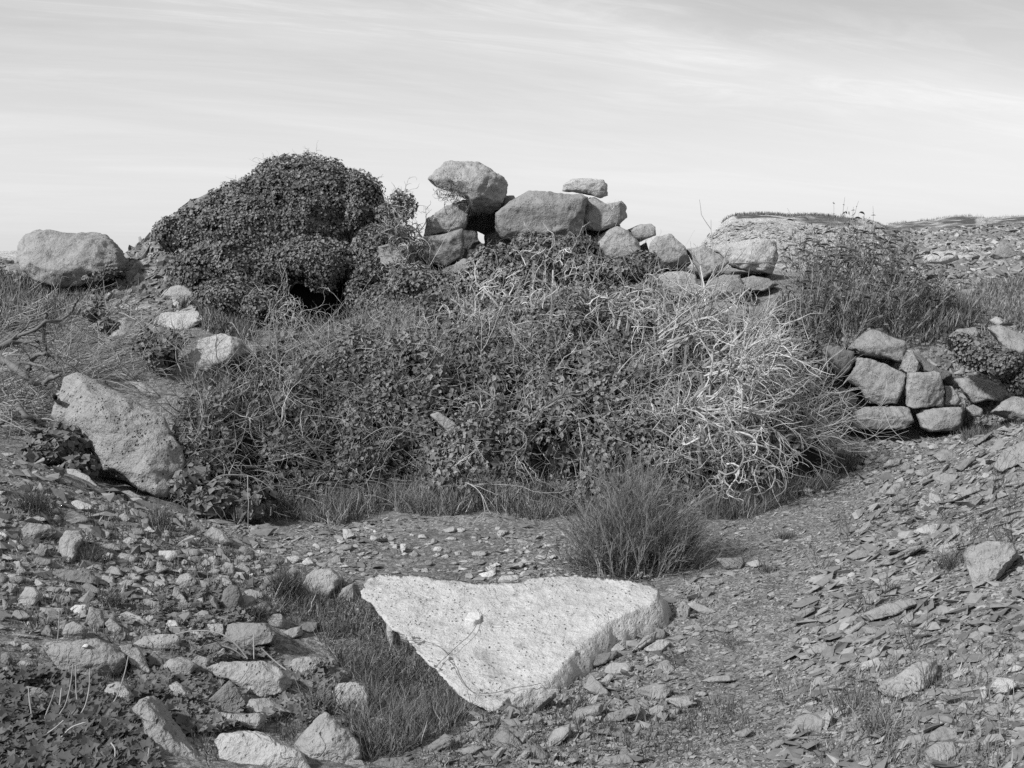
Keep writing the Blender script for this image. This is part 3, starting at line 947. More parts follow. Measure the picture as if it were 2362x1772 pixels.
R('M', [(345, 1425), (400, 1363), (560, 1343), (700, 1338), (830, 1378), (960, 1458), (1100, 1520), (1190, 1700), (420, 1700), (390, 1560)], 'big round-topped boulder at the bottom edge', phi=60, thick=.35, inner=[(600, 1450, .10), (800, 1500, .12)], cuts=2, px=5, mat='rock_light', sink=.2)
R('M', [(1010, 1465), (1150, 1300), (1220, 1228), (1290, 1172), (1390, 1248), (1420, 1290), (1520, 1358), (1605, 1480), (1615, 1580), (1500, 1700), (1200, 1700), (1080, 1560)], 'peaked boulder at the bottom edge beside the round-topped one', phi=62, thick=.4, inner=[(1300, 1240, .10), (1330, 1450, .20), (1180, 1400, .06)], bulge=.03, cuts=2, px=5, sink=.2)
R('M', [(980, 775), (1020, 728), (1100, 708), (1250, 710), (1315, 762), (1250, 810), (1160, 885), (1060, 905), (1000, 870)], 'crumbling pitted stone in grass left of the slab tip', phi=55, mat='pitted', rough=1.5)
R('M', [(1345, 1015), (1400, 938), (1520, 922), (1625, 958), (1665, 1055), (1645, 1130), (1560, 1220), (1440, 1170), (1370, 1105)], 'pale honeycombed stone in the grass near the slab tip', phi=58, mat='pitted', rough=1.7)
R('M', [(1635, 1295), (1700, 1223), (1830, 1233), (1925, 1255), (1920, 1330), (1830, 1390), (1700, 1395)], 'low stone with a dark hole in front of the honeycombed stone', phi=50, mat='pitted')
R('M', [(1445, 1625), (1500, 1588), (1600, 1588), (1665, 1640), (1645, 1710), (1480, 1710)], 'small grey stone at the bottom edge right of the peaked boulder', phi=50, name='stone', sink=.3)
R('M', [(1655, 1635), (1750, 1578), (1880, 1568), (2055, 1560), (2005, 1680), (1700, 1710)], 'low dark stone at the bottom edge below the slab tip', phi=40, name='stone', mat='rock_dark', sink=.3)

def surf_Y(o, u, v):
    n = len(o.data.vertices)
    co = np.empty(n * 3, np.float32)
    o.data.vertices.foreach_get('co', co)
    P = co.reshape(-1, 3) + np.array(o.location)
    a, b = proj(P)
    near = np.hypot(a - u, b - v) < 14
    return float(P[near, 1].min()) if near.any() else float(P[:, 1].min())


_bb = [o for o in bpy.data.objects if o.get('label', '').startswith('broad grey boulder')][0]
R('L', [(693, 628), (725, 600), (760, 608), (742, 636)], 'white chip lying on the top edge of the broad grey boulder', phi=60, Y=surf_Y(_bb, 196, 1490), name='stone', mat='chalk', thick=.03)
R('H', [(1865, 812), (1930, 788), (2050, 868), (2135, 990), (2080, 1005), (1955, 905)], 'slanting pale stone poking out of the middle of the thicket', phi=60, Y=8.15, thick=.3, bulge=.05)
# --- more rubble between the measured stones
def fill_stones(poly, n, wpx, seed, zone, mats, phis):
    rg = np.random.RandomState(seed)
    P = np.array(poly, float)
    made = 0
    for _ in range(4000):
        if made >= n:
            break
        u, v = rg.uniform(P[:, 0].min(), P[:, 0].max()), rg.uniform(P[:, 1].min(), P[:, 1].max())
        if not inpoly(np.array([u]), np.array([v]), poly)[0]:
            continue
        w = min(wpx[1], wpx[0] * (1 - rg.uniform()) ** -.55) * (.55 + .75 * (v - 1000) / 700)
        h = w * rg.uniform(.42, .85)
        if any((ol[:, 0].min() < u + .32 * w) and (ol[:, 0].max() > u - .32 * w) and (ol[:, 1].min() < v + .28 * h) and (ol[:, 1].max() > v - .28 * h) for ol in OUTLINES):
            continue
        k = rg.randint(5, 8)
        a = np.sort(rg.uniform(0, 2 * math.pi, k) * .35 + np.arange(k) * 2 * math.pi / k)
        r = rg.uniform(.8, 1.15, k)
        SHEET['free'] = (0, 0, 1.0)
        R('free', [(u + .5 * w * r[i] * math.cos(a[i]), v + .5 * h * r[i] * math.sin(a[i])) for i in range(k)], zone=zone, phi=phis[rg.randint(len(phis))], yaw=rg.uniform(-20, 20), mat=mats[rg.randint(len(mats))], name='stone')
        made += 1


fill_stones([(0, 1130), (200, 1150), (450, 1230), (640, 1250), (640, 1340), (560, 1540), (300, 1480), (0, 1560)], 115, (34, 105), 77, 'rubble stones on the left slope', ['rock', 'rock', 'rock_dark', 'rock_light', 'slate'], [38, 48, 58])
fill_stones([(640, 1225), (1340, 1210), (1400, 1320), (820, 1330), (640, 1300)], 70, (16, 50), 78, 'flat stones on the level ground behind the triangular slab', ['rock_light', 'rock', 'rock_light'], [30, 36])
fill_stones([(1100, 1690), (1330, 1560), (1520, 1420), (1600, 1400), (1560, 1560), (1480, 1740), (1050, 1760)], 30, (22, 70), 79, 'stones heaped along the right side of the triangular slab', ['slate', 'rock', 'rock_dark'], [36, 44])

# --- rock pile on the skyline
g = 'blocks of the skyline rock pile'
R('C', [(426, 226), (470, 180), (550, 105), (600, 93), (800, 103), (900, 158), (990, 218), (1019, 265), (1007, 372), (960, 445), (900, 490), (760, 480), (720, 390), (600, 330), (480, 285)],
  'great boulder balanced on top of the skyline rock pile', Y=13.0, phi=88, thick=1.2, inner=[(905, 190, .17), (830, 345, .22), (700, 250, .20), (560, 170, .10), (930, 340, .14)], bulge=0, cuts=1, mat='rock_light', group=g, px=5)
R('C', [(420, 520), (560, 425), (700, 378), (742, 440), (722, 560), (702, 605), (560, 640), (400, 655)], 'tilted block under the left side of the balanced boulder', Y=13.15, phi=78, thick=.8, group=g)
R('C', [(305, 765), (400, 650), (540, 630), (692, 588), (702, 690), (680, 805), (560, 880), (470, 860), (350, 810)], 'squared block at the left foot of the rock pile beside the dark gap', Y=12.75, phi=78, thick=.8, inner=[(420, 670, .08), (640, 650, .12), (620, 800, .12)], bulge=.02, cuts=1, group=g)
R('C', [(520, 900), (640, 840), (690, 808), (820, 828), (910, 860), (880, 940), (700, 980), (590, 980)], 'low stone in the mouth of the dark gap', Y=12.6, phi=60, group=g)
R('C', [(650, 470), (860, 470), (1000, 540), (950, 620), (842, 640), (790, 612), (650, 600)], 'shadowed block bridging the back of the dark gap', Y=14.0, phi=85, mat='rock_dark', group=g, thick=.5)  # dark material carries the shade of the gap
R('C', [(842, 640), (940, 608), (1060, 640), (1050, 800), (900, 900), (842, 840)], 'shadowed stone at the right inside the dark gap', Y=13.6, phi=85, mat='rock_dark', group=g, thick=.5)  # shade inside the gap is put into the dark material
R('C', [(620, 560), (790, 600), (802, 640), (782, 692), (865, 705), (900, 900), (640, 900)], 'dark stone at the back of the gap below the chink of sky', Y=14.6, phi=85, mat='rock_dark', group=g, thick=.4)  # shade at the back is painted by the dark material
R('C', [(920, 585), (923, 480), (1030, 390), (1170, 313), (1400, 323), (1560, 343), (1602, 362), (1562, 650), (1400, 700), (1150, 710), (960, 660), (923, 615)],
  'long squared block forming the middle of the rock pile', Y=12.9, phi=84, thick=1.2, inner=[(958, 445, .13), (1100, 415, .14), (1420, 440, .14), (1535, 405, .13), (1540, 600, .13), (960, 600, .10), (1200, 660, .13)], bulge=0, cuts=0, rough=.7, group=g, px=5)
R('C', [(1548, 385), (1640, 358), (1735, 410), (1850, 388), (1882, 430), (1887, 512), (1832, 562), (1790, 604), (1680, 620), (1600, 605), (1548, 600)], 'blunt block sticking out at the right end of the long squared block', Y=13.1, phi=82, thick=1.0, group=g, cuts=4)
R('C', [(1408, 322), (1420, 270), (1480, 230), (1580, 223), (1712, 234), (1742, 270), (1747, 352), (1690, 374), (1640, 357), (1500, 332)], 'small flat block lying on top of the long squared block', Y=13.2, phi=85, thick=.6, group=g, cuts=2, mat='rock_light')
R('C', [(1600, 655), (1700, 620), (1812, 568), (1900, 608), (1972, 690), (2003, 800), (1992, 850), (1750, 870), (1650, 780)], 'broad boulder sloping down below the blunt block', Y=12.9, phi=70, thick=.9, group=g)
R('C', [(1882, 602), (1980, 560), (2060, 556), (2092, 580), (2097, 642), (2040, 664), (1975, 694), (1900, 635)], 'small capping stone above the narrow chink of sky', Y=13.2, phi=85, group=g, mat='rock_light', thick=.5)
R('D', [(523, 440), (550, 300), (600, 240), (640, 238), (725, 213), (852, 330), (903, 470), (860, 515), (700, 515), (600, 545), (530, 530)], 'pointed boulder right of the narrow chink of sky', Y=12.9, phi=78, thick=.7, group=g, inner=[(640, 290, .08), (800, 340, .08)], bulge=.05)
R('D', [(840, 350), (960, 328), (1010, 308), (1150, 398), (1225, 455), (1185, 510), (1060, 570), (990, 628), (950, 530), (900, 450)], 'wedge-shaped boulder pinched between its neighbours in the rock pile', Y=12.75, phi=72, thick=.7, group=g)
R('D', [(1030, 335), (1120, 318), (1400, 263), (1520, 258), (1622, 280), (1645, 420), (1590, 570), (1400, 550), (1250, 510), (1180, 455)], 'wide slab of rock in front of the pale scree hill', Y=12.9, phi=70, thick=.8, group=g, mat='rock_light', bulge=.05, cuts=2)
R('D', [(605, 565), (700, 540), (830, 533), (940, 568), (962, 640), (1010, 715), (900, 775), (720, 760), (640, 695)], 'round-topped boulder above the bleached branches', Y=12.2, phi=68, thick=.6, group=g)
R('D', [(1008, 682), (1060, 610), (1180, 563), (1312, 568), (1352, 650), (1364, 720), (1312, 798), (1130, 810), (1050, 760)], 'rounded boulder under the arch of the wedge and the wide slab', Y=12.1, phi=70, thick=.6, group=g, inner=[(1120, 640, .12)], smooth_n=4)
R('D', [(1320, 602), (1430, 573), (1560, 598), (1650, 650), (1520, 712), (1390, 712)], 'low stone right of the rounded boulder', Y=12.5, phi=50, group=g)
R('D', [(935, 815), (1060, 790), (1180, 788), (1300, 828), (1395, 922), (1300, 980), (1080, 950), (960, 900)], 'flat boulder showing through twigs below the rounded boulder', Y=11.7, phi=50, group=g)
R('D', [(1305, 835), (1550, 828), (1640, 905), (1480, 945), (1380, 885)], 'dark ledge stone between twigs and the bush', Y=11.9, phi=40, group=g, mat='rock_dark', name='stone')
R('C', [(50, 730), (150, 700), (250, 750), (300, 830), (200, 880), (80, 860)], 'smooth rock beneath the exposed roots left of the rock pile', Y=12.6, phi=70, thick=.5, group=g)
R('C', [(930, 430), (990, 350), (1060, 350), (1110, 420), (1010, 500)], 'small block filling the nook between the balanced boulder and the long block', Y=13.55, phi=82, thick=.6, group=g, name='stone')
R('C', [(690, 380), (860, 400), (970, 440), (980, 560), (860, 600), (690, 560)], 'dark block at the back of the cavity under the balanced boulder', Y=14.1, phi=85, thick=.6, group=g, mat='rock_dark')  # added filler; dark material paints the shade of the cavity
R('C', [(1520, 540), (1640, 560), (1820, 540), (1860, 620), (1700, 720), (1540, 740)], 'dark bedding stone under the blunt block', Y=13.5, phi=80, thick=.6, group=g, mat='rock_dark')  # added filler; its dark tone stands for shade in the slit
R('D', [(440, 330), (520, 290), (560, 420), (520, 560), (450, 520)], 'narrow stone behind the foot of the chink of sky', Y=13.4, phi=82, thick=.4, group=g, mat='rock_dark', name='stone')
# --- dry-stone wall on the right
g = 'stones of the tumbled wall'
R('F', [(705, 385), (830, 260), (895, 203), (980, 233), (1120, 293), (1208, 320), (1215, 390), (1197, 505), (1150, 515), (1080, 485), (960, 478), (800, 445), (770, 418)], 'big capstone on top of the tumbled wall', Y=11.35, phi=70, thick=.6, inner=[(900, 270, .10), (860, 400, .12), (1000, 330, .10), (1160, 380, .10)], bulge=0, cuts=1, group=g, px=5)
R('F', [(635, 335), (690, 248), (800, 263), (785, 345), (700, 390)], 'grey stone peeping out behind the capstone', Y=11.7, phi=65, group=g, name='stone')
R('F', [(515, 372), (620, 368), (772, 410), (774, 490), (735, 565), (650, 648), (590, 658), (540, 530)], 'tapering stone at the left of the wall beside ivy', Y=11.25, phi=74, thick=.5, inner=[(560, 430, .08), (740, 440, .1)], bulge=.02, group=g, mat='rock_dark')
R('F', [(685, 655), (760, 540), (790, 458), (900, 468), (1050, 518), (1210, 600), (1194, 720), (1133, 856), (1000, 873), (860, 848), (828, 755)], 'largest block in the middle of the tumbled wall', Y=11.05, phi=74, thick=.55, group=g, bulge=.05, cuts=2, px=5)
R('F', [(1145, 565), (1215, 398), (1262, 393), (1335, 540), (1302, 586), (1220, 598)], 'narrow wedge stone right of the capstone', Y=11.25, phi=74, group=g, name='stone', bulge=.04)
R('F', [(1258, 400), (1340, 448), (1500, 558), (1605, 600), (1608, 725), (1500, 665), (1330, 580)], 'dark sloping stone behind the upper right of the wall', Y=11.5, phi=60, group=g, mat='rock_dark')
R('F', [(1187, 722), (1218, 588), (1320, 583), (1450, 573), (1503, 590), (1533, 710), (1528, 876), (1400, 888), (1260, 898), (1200, 868)], 'squared upright block right of the largest block', Y=10.95, phi=78, thick=.5, group=g, inner=[(1240, 620, .06), (1480, 640, .06), (1250, 840, .06)], bulge=.03, cuts=1, px=5)
R('F', [(1528, 700), (1600, 703), (1685, 832), (1645, 868), (1540, 868)], 'small three-cornered stone right of the squared upright block', Y=11.1, phi=72, group=g, name='stone')
R('F', [(575, 935), (588, 740), (670, 713), (782, 768), (794, 822), (735, 918), (630, 952)], 'rounded stone low at the left of the wall', Y=11.0, phi=74, group=g, mat='rock_dark')
R('F', [(715, 1058), (738, 920), (860, 878), (1000, 873), (1180, 873), (1244, 890), (1280, 1005), (1200, 1070), (1000, 1080), (820, 1075)], 'long low block at the base of the wall', Y=10.85, phi=76, thick=.5, group=g, inner=[(780, 940, .08), (1220, 940, .08), (1000, 930, .1)], bulge=.02, cuts=1, px=5)
R('F', [(1295, 942), (1350, 900), (1500, 883), (1680, 878), (1715, 910), (1694, 1025), (1652, 1090), (1400, 1095), (1330, 1060)], 'squat base block with a knocked corner right of the long low block', Y=10.85, phi=70, thick=.5, group=g, inner=[(1400, 950, .1), (1620, 930, .1)], bulge=.04, cuts=3)
R('F', [(575, 985), (640, 948), (700, 958), (728, 1012), (692, 1070), (600, 1070)], 'small ivy-touched stone at the left foot of the wall', Y=10.85, phi=68, group=g, name='stone')
R('F', [(1610, 642), (1760, 608), (1900, 648), (2075, 720), (2025, 840), (1900, 825), (1780, 862), (1700, 780)], 'undercut boulder right of the wall beneath dark ivy', Y=11.2, phi=66, thick=.5, group=g)
R('F', [(1920, 930), (2020, 838), (2150, 768), (2270, 795), (2300, 1030), (2100, 1000)], 'boulder cut by the right edge below the undercut boulder', Y=10.6, phi=58, thick=.5, group=g)
R('F', [(1715, 885), (1780, 858), (1865, 900), (1855, 970), (1770, 962)], 'small squarish stone at the foot of the undercut boulder', Y=10.9, phi=62, group=g, name='stone')
R('F', [(1605, 595), (1720, 538), (1705, 605), (1660, 615)], 'little stone under the overhanging ivy right of the wall', Y=11.4, phi=65, group=g, name='stone')
R('F', [(1890, 205), (2000, 178), (2280, 290), (2290, 450), (2130, 465), (2050, 410)], 'large sloping slab above the ivy at the right edge', Y=11.5, phi=48, thick=.4, group=g, bulge=.04, cuts=1)
R('F', [(1915, 145), (1980, 108), (2055, 172), (1980, 198)], 'pale stone on the scree above the large sloping slab', Y=12.2, phi=50, name='stone', mat='rock_light')
R('F', [(1560, 300), (1640, 220), (1800, 200), (1850, 290), (1760, 350), (1640, 350)], 'low stone in the grass behind the wall', Y=12.0, phi=45, name='stone')
R('E', [(1280, 450), (1400, 395), (1590, 385), (1625, 470), (1500, 510), (1300, 505)], 'pale flat-topped boulder on the distant right scree', phi=60, Y=17, mat='rock_light')
R('E', [(1890, 440), (1960, 360), (2010, 295), (2080, 340), (2165, 420), (2100, 450), (1960, 470)], 'peaked boulder on the far right slope', phi=65, Y=18.5)
for p in ([(1440, 720), (1500, 655), (1560, 670), (1570, 720), (1500, 740)], [(1830, 690), (1850, 660), (1885, 680), (1870, 700)], [(2030, 690), (2070, 660), (2110, 680), (2080, 700)], [(1610, 790), (1650, 740), (1780, 730), (1760, 790), (1680, 820)], [(1500, 640), (1530, 605), (1690, 600), (1600, 650)], [(1900, 1020), (1960, 980), (2060, 1030), (2000, 1070)]):
    R('E', p, zone='stones on the far right scree', phi=45, name='stone')
for p, f_ in (([(815, 1352), (860, 1328), (945, 1350), (880, 1376)], 40), ([(1148, 1432), (1200, 1348), (1255, 1380), (1235, 1440)], 60), ([(1425, 1295), (1550, 1238), (1665, 1290), (1645, 1350), (1500, 1355)], 45), ([(880, 1325), (920, 1285), (960, 1310), (930, 1335)], 45),
              ([(935, 1340), (1000, 1295), (1070, 1310), (1030, 1360), (960, 1360)], 45), ([(1000, 1400), (1060, 1330), (1180, 1320), (1160, 1380), (1060, 1410)], 40), ([(1200, 1290), (1225, 1215), (1275, 1250), (1265, 1295)], 60), ([(1020, 1470), (1100, 1455), (1170, 1475), (1080, 1488)], 30),
              ([(1080, 1450), (1120, 1430), (1170, 1445), (1130, 1458)], 30), ([(760, 1390), (800, 1370), (850, 1400), (800, 1425)], 35), ([(1220, 1200), (1260, 1180), (1310, 1195), (1270, 1220)], 40), ([(800, 1210), (830, 1175), (890, 1200), (860, 1225)], 45),
              ([(1590, 1150), (1650, 1110), (1720, 1125), (1700, 1160)], 40), ([(640, 1400), (680, 1375), (720, 1400), (680, 1420)], 35), ([(1280, 1425), (1360, 1400), (1450, 1420), (1400, 1470), (1300, 1470)], 40)):
    R('F', p, zone='stones on the path in front of the tumbled wall', phi=f_, name='stone')
R('F', [(1940, 1390), (2030, 1248), (2200, 1168), (2290, 1180), (2290, 1340), (2000, 1445)], 'large tilted slab on the crest of the right bank', phi=48, yaw=-15, bulge=.03, cuts=1)
R('F', [(1615, 1408), (1700, 1328), (1790, 1287), (1806, 1332), (1680, 1430)], 'tilted pale slate at the edge of the right bank', phi=42, name='slate', mat='slate', yaw=-12)
for p in ([(1440, 1490), (1530, 1438), (1660, 1460), (1610, 1540), (1480, 1550)], [(1020, 1625), (1100, 1538), (1205, 1508), (1205, 1565), (1100, 1650)], [(1770, 1190), (1880, 1120), (1960, 1090), (1900, 1150), (1800, 1220)], [(1990, 1080), (2050, 1053), (2140, 1075), (2100, 1100)],
          [(1830, 1520), (1930, 1470), (2120, 1440), (2080, 1500), (1900, 1540)], [(2040, 1550), (2120, 1510), (2212, 1500), (2200, 1560)], [(1640, 1620), (1760, 1560), (1880, 1540), (1860, 1600), (1700, 1650)]):
    R('F', p, zone='slates on the right bank', phi=38, name='slate', mat='slate', yaw=-12, strata=True)
fill_stones([(2190, 870), (2300, 890), (2370, 930), (2370, 990), (2230, 990), (2180, 930)], 16, (26, 60), 83, 'stones right of the tumbled wall', ['rock', 'rock_dark'], [50, 60])
fill_stones([(1780, 1080), (1870, 1020), (1960, 1010), (2200, 1000), (2150, 1050), (1980, 1100), (1850, 1150)], 45, (20, 50), 84, 'stones on the path in front of the tumbled wall', ['rock_light', 'rock', 'slate'], [36, 44])
# --- right bank: slates and blocks
R('O', [(1845, 335), (1880, 288), (2000, 248), (2145, 258), (2190, 350), (2065, 475), (1910, 550), (1880, 440)], 'biggest block lodged in the right bank with a pale edge', phi=58, yaw=-18, thick=.25, inner=[(1900, 330, .08), (1930, 480, .08)], bulge=.02, cuts=1)
R('O', [(1330, 1130), (1560, 975), (1695, 945), (1705, 1030), (1655, 1125), (1500, 1200), (1390, 1185)], 'broad smooth stone bedded in the lower right bank', phi=42, yaw=-20, thick=.2, bulge=.03, rough=.7)
R('O', [(385, 352), (550, 347), (565, 392), (540, 430), (440, 415)], 'flat-fronted stone on the path below the round bush', phi=55, name='stone', bulge=.03, mat='rock_dark')
R('O', [(1310, 402), (1400, 350), (1560, 278), (1635, 280), (1560, 332), (1400, 408)], 'longest splinter of slate on the right bank', phi=35, yaw=-15, name='slate', mat='slate', strata=True)
R('O', [(1230, 692), (1400, 618), (1560, 588), (1605, 620), (1450, 700), (1300, 735)], 'long broad slate across the middle of the right bank', phi=35, yaw=-15, name='slate', mat='slate', strata=True)
R('O', [(795, 1345), (900, 1278), (1040, 1248), (1075, 1290), (1000, 1395), (860, 1385)], 'tilted slab low on the right bank near the bottom edge', phi=45, yaw=-15, name='slate', mat='slate')
R('O', [(1615, 1495), (1700, 1438), (1800, 1438), (1835, 1500), (1760, 1575), (1640, 1575)], 'pale rounded slab at the lower right', phi=42, name='stone')
R('O', [(2005, 1115), (2060, 1058), (2150, 1068), (2175, 1112), (2070, 1185)], 'chunky pale stone at the right edge', phi=50, name='stone', mat='rock_light')
R('O', [(155, 655), (190, 603), (238, 640), (224, 728), (170, 720)], 'upright chip of stone at the right corner of the triangular slab', phi=65, name='stone')
zone = 'slates on the right bank'
for p in ([(565, 382), (640, 358), (665, 392), (600, 418)], [(820, 712), (880, 668), (965, 638), (982, 662), (860, 738)], [(1140, 792), (1260, 718), (1285, 742), (1180, 818)], [(1340, 542), (1420, 498), (1485, 520), (1400, 568)], [(908, 562), (990, 508), (1014, 520), (940, 576)],
          [(945, 872), (1040, 848), (1075, 892), (1000, 930), (960, 908)], [(988, 1335), (1050, 1258), (1085, 1290), (1040, 1380)], [(1595, 1425), (1720, 1348), (1855, 1360), (1800, 1440), (1650, 1450)], [(1945, 1122), (1980, 1108), (2014, 1142), (1970, 1200)],
          [(2005, 1205), (2060, 1148), (2105, 1170), (2060, 1220)], [(1955, 1245), (2060, 1218), (2095, 1250), (2030, 1300)], [(1898, 842), (1960, 787), (1985, 800), (1950, 868)], [(1788, 912), (1850, 848), (1885, 860), (1820, 920)], [(1708, 962), (1760, 888), (1785, 900), (1740, 964)],
          [(2140, 752), (2215, 738), (2220, 796), (2170, 788)], [(488, 1392), (580, 1353), (605, 1380), (540, 1430)], [(698, 1462), (770, 1418), (815, 1440), (730, 1498)], [(0, 1105), (100, 1098), (130, 1132), (80, 1192), (5, 1195)], [(78, 1195), (200, 1178), (285, 1212), (180, 1250)],
          [(258, 1162), (310, 1138), (345, 1155), (300, 1182)], [(98, 1255), (190, 1243), (150, 1290)], [(368, 772), (420, 753), (495, 780), (440, 802)], [(218, 642), (280, 618), (405, 672), (330, 700)], [(1548, 195), (1640, 148), (1725, 150), (1690, 218), (1600, 225)], [(638, 1055), (700, 1013), (724, 1030), (680, 1064)],
          [(858, 1002), (960, 958), (980, 975), (900, 1028)], [(1250, 760), (1330, 755), (1370, 800), (1280, 810)], [(1100, 850), (1180, 810), (1250, 820), (1200, 865)], [(1270, 930), (1340, 880), (1370, 920), (1310, 960)], [(1450, 490), (1520, 460), (1560, 465), (1500, 490)], [(1160, 455), (1190, 435), (1220, 445), (1190, 475)],
          [(1610, 435), (1650, 425), (1690, 440), (1640, 450)], [(1700, 665), (1740, 635), (1775, 665), (1730, 678)], [(1330, 510), (1400, 470), (1440, 480), (1380, 520)], [(1250, 560), (1330, 540), (1350, 590), (1280, 620)], [(1150, 350), (1230, 300), (1320, 310), (1300, 350), (1200, 370)], [(1120, 320), (1200, 290), (1250, 300), (1150, 340)],
          [(1480, 260), (1540, 230), (1600, 235), (1540, 265)], [(1050, 640), (1150, 590), (1180, 610), (1080, 660)], [(980, 720), (1050, 690), (1110, 700), (1030, 750)], [(2100, 980), (2150, 930), (2180, 950), (2150, 1000)], [(2095, 1020), (2160, 985), (2215, 1000), (2160, 1040)], [(1450, 1380), (1530, 1330), (1560, 1350), (1500, 1400)],
          [(1540, 1470), (1600, 1430), (1640, 1445), (1590, 1490)], [(1830, 1420), (1870, 1370), (1900, 1380), (1870, 1440)], [(280, 460), (340, 450), (390, 462), (330, 475)], [(330, 490), (400, 480), (440, 500), (380, 520)], [(420, 440), (470, 430), (540, 450), (480, 462)], [(700, 250), (760, 235), (800, 248), (740, 260)],
          [(850, 250), (900, 235), (930, 245), (880, 262)], [(520, 245), (560, 238), (590, 246), (550, 255)], [(310, 770), (360, 760), (400, 775), (350, 790)], [(440, 1110), (490, 1095), (525, 1105), (480, 1122)], [(390, 1235), (430, 1220), (470, 1230), (430, 1250)], [(120, 905), (190, 885), (230, 900), (170, 930)], [(0, 945), (40, 925), (65, 945), (30, 965)],
          [(60, 860), (100, 840), (150, 855), (110, 880)], [(300, 1080), (370, 1050), (470, 1045), (510, 1075), (420, 1100)]):
    R('O', p, zone=zone, phi=33 + (len(p) * 7 + p[0][0]) % 20, yaw=-14, name='slate', mat=('slate', 'rock', 'slate', 'rock_light')[(p[0][0] + p[0][1]) % 4], strata=(p[0][0] % 2 == 0), bulge=.06)

# --- stones along the triangular slab
zone = 'stones heaped along the right side of the triangular slab'
R('N', [(1545, 745), (1620, 678), (1755, 648), (1755, 695), (1680, 738), (1600, 770)], 'dark wet-looking stone under the right edge of the triangular slab', phi=45, yaw=-15, name='stone', mat='rock_dark')
R('N', [(985, 1205), (1060, 1088), (1205, 1138), (1205, 1210), (1050, 1245)], 'dark flat stone in front of the slab tip', phi=40, name='stone', mat='rock_dark')
for p in ([(1695, 655), (1760, 603), (1805, 640), (1740, 680)], [(1825, 675), (1920, 558), (1995, 538), (1985, 595), (1880, 660)], [(1945, 482), (2060, 458), (2085, 492), (2000, 508)], [(1865, 542), (1900, 498), (1965, 488), (1975, 532), (1900, 568)], [(1195, 1045), (1270, 958), (1385, 898), (1390, 932), (1270, 1030)],
          [(1375, 985), (1450, 898), (1475, 930), (1400, 990)], [(1055, 1065), (1150, 1058), (1225, 1122), (1110, 1110)], [(575, 1255), (720, 1148), (785, 1190), (760, 1228), (640, 1282)], [(775, 1255), (900, 1218), (965, 1230), (860, 1300)], [(985, 1305), (1060, 1228), (1095, 1240), (1040, 1320)], [(1875, 882), (1990, 843), (2080, 880), (2075, 928), (1960, 950), (1880, 918)],
          [(2035, 942), (2215, 918), (2215, 985), (2120, 998)], [(1645, 1095), (1700, 1028), (1895, 968), (1895, 1035), (1760, 1090)], [(1445, 1065), (1530, 998), (1685, 958), (1655, 1035), (1500, 1090)], [(1305, 1245), (1370, 1128), (1475, 1088), (1475, 1155), (1380, 1250)], [(1615, 1345), (1680, 1288), (1885, 1258), (1865, 1325), (1700, 1365)],
          [(1470, 800), (1500, 760), (1560, 790), (1510, 810)], [(2050, 580), (2120, 560), (2180, 575), (2100, 600)], [(1930, 640), (1990, 600), (2050, 610), (2000, 640)], [(2080, 660), (2140, 640), (2200, 650), (2150, 675)], [(1800, 840), (1860, 800), (1920, 810), (1860, 850)], [(1950, 700), (1980, 680), (2010, 690), (1980, 705)], [(1650, 840), (1700, 790), (1740, 800), (1700, 860)],
          [(1600, 880), (1650, 840), (1680, 850), (1640, 900)], [(1850, 910), (1870, 880), (1890, 890), (1875, 915)], [(1190, 1080), (1260, 1060), (1280, 1090), (1220, 1100)], [(1100, 1190), (1200, 1140), (1250, 1150), (1190, 1220)], [(1130, 1320), (1200, 1250), (1240, 1260), (1190, 1330)], [(1500, 1190), (1560, 1140), (1600, 1150), (1550, 1200)], [(2060, 1010), (2110, 1000), (2140, 1015), (2090, 1025)],
          [(1940, 1140), (1970, 1125), (2000, 1135), (1970, 1150)], [(2020, 820), (2080, 800), (2130, 815), (2070, 835)]):
    R('N', p, zone=zone, phi=40, yaw=-15, name='stone', mat=('slate', 'rock', 'slate')[(p[0][0] + p[0][1]) % 3], strata=(p[0][0] % 2 == 1))
zone = 'flat stones on the level ground behind the triangular slab'
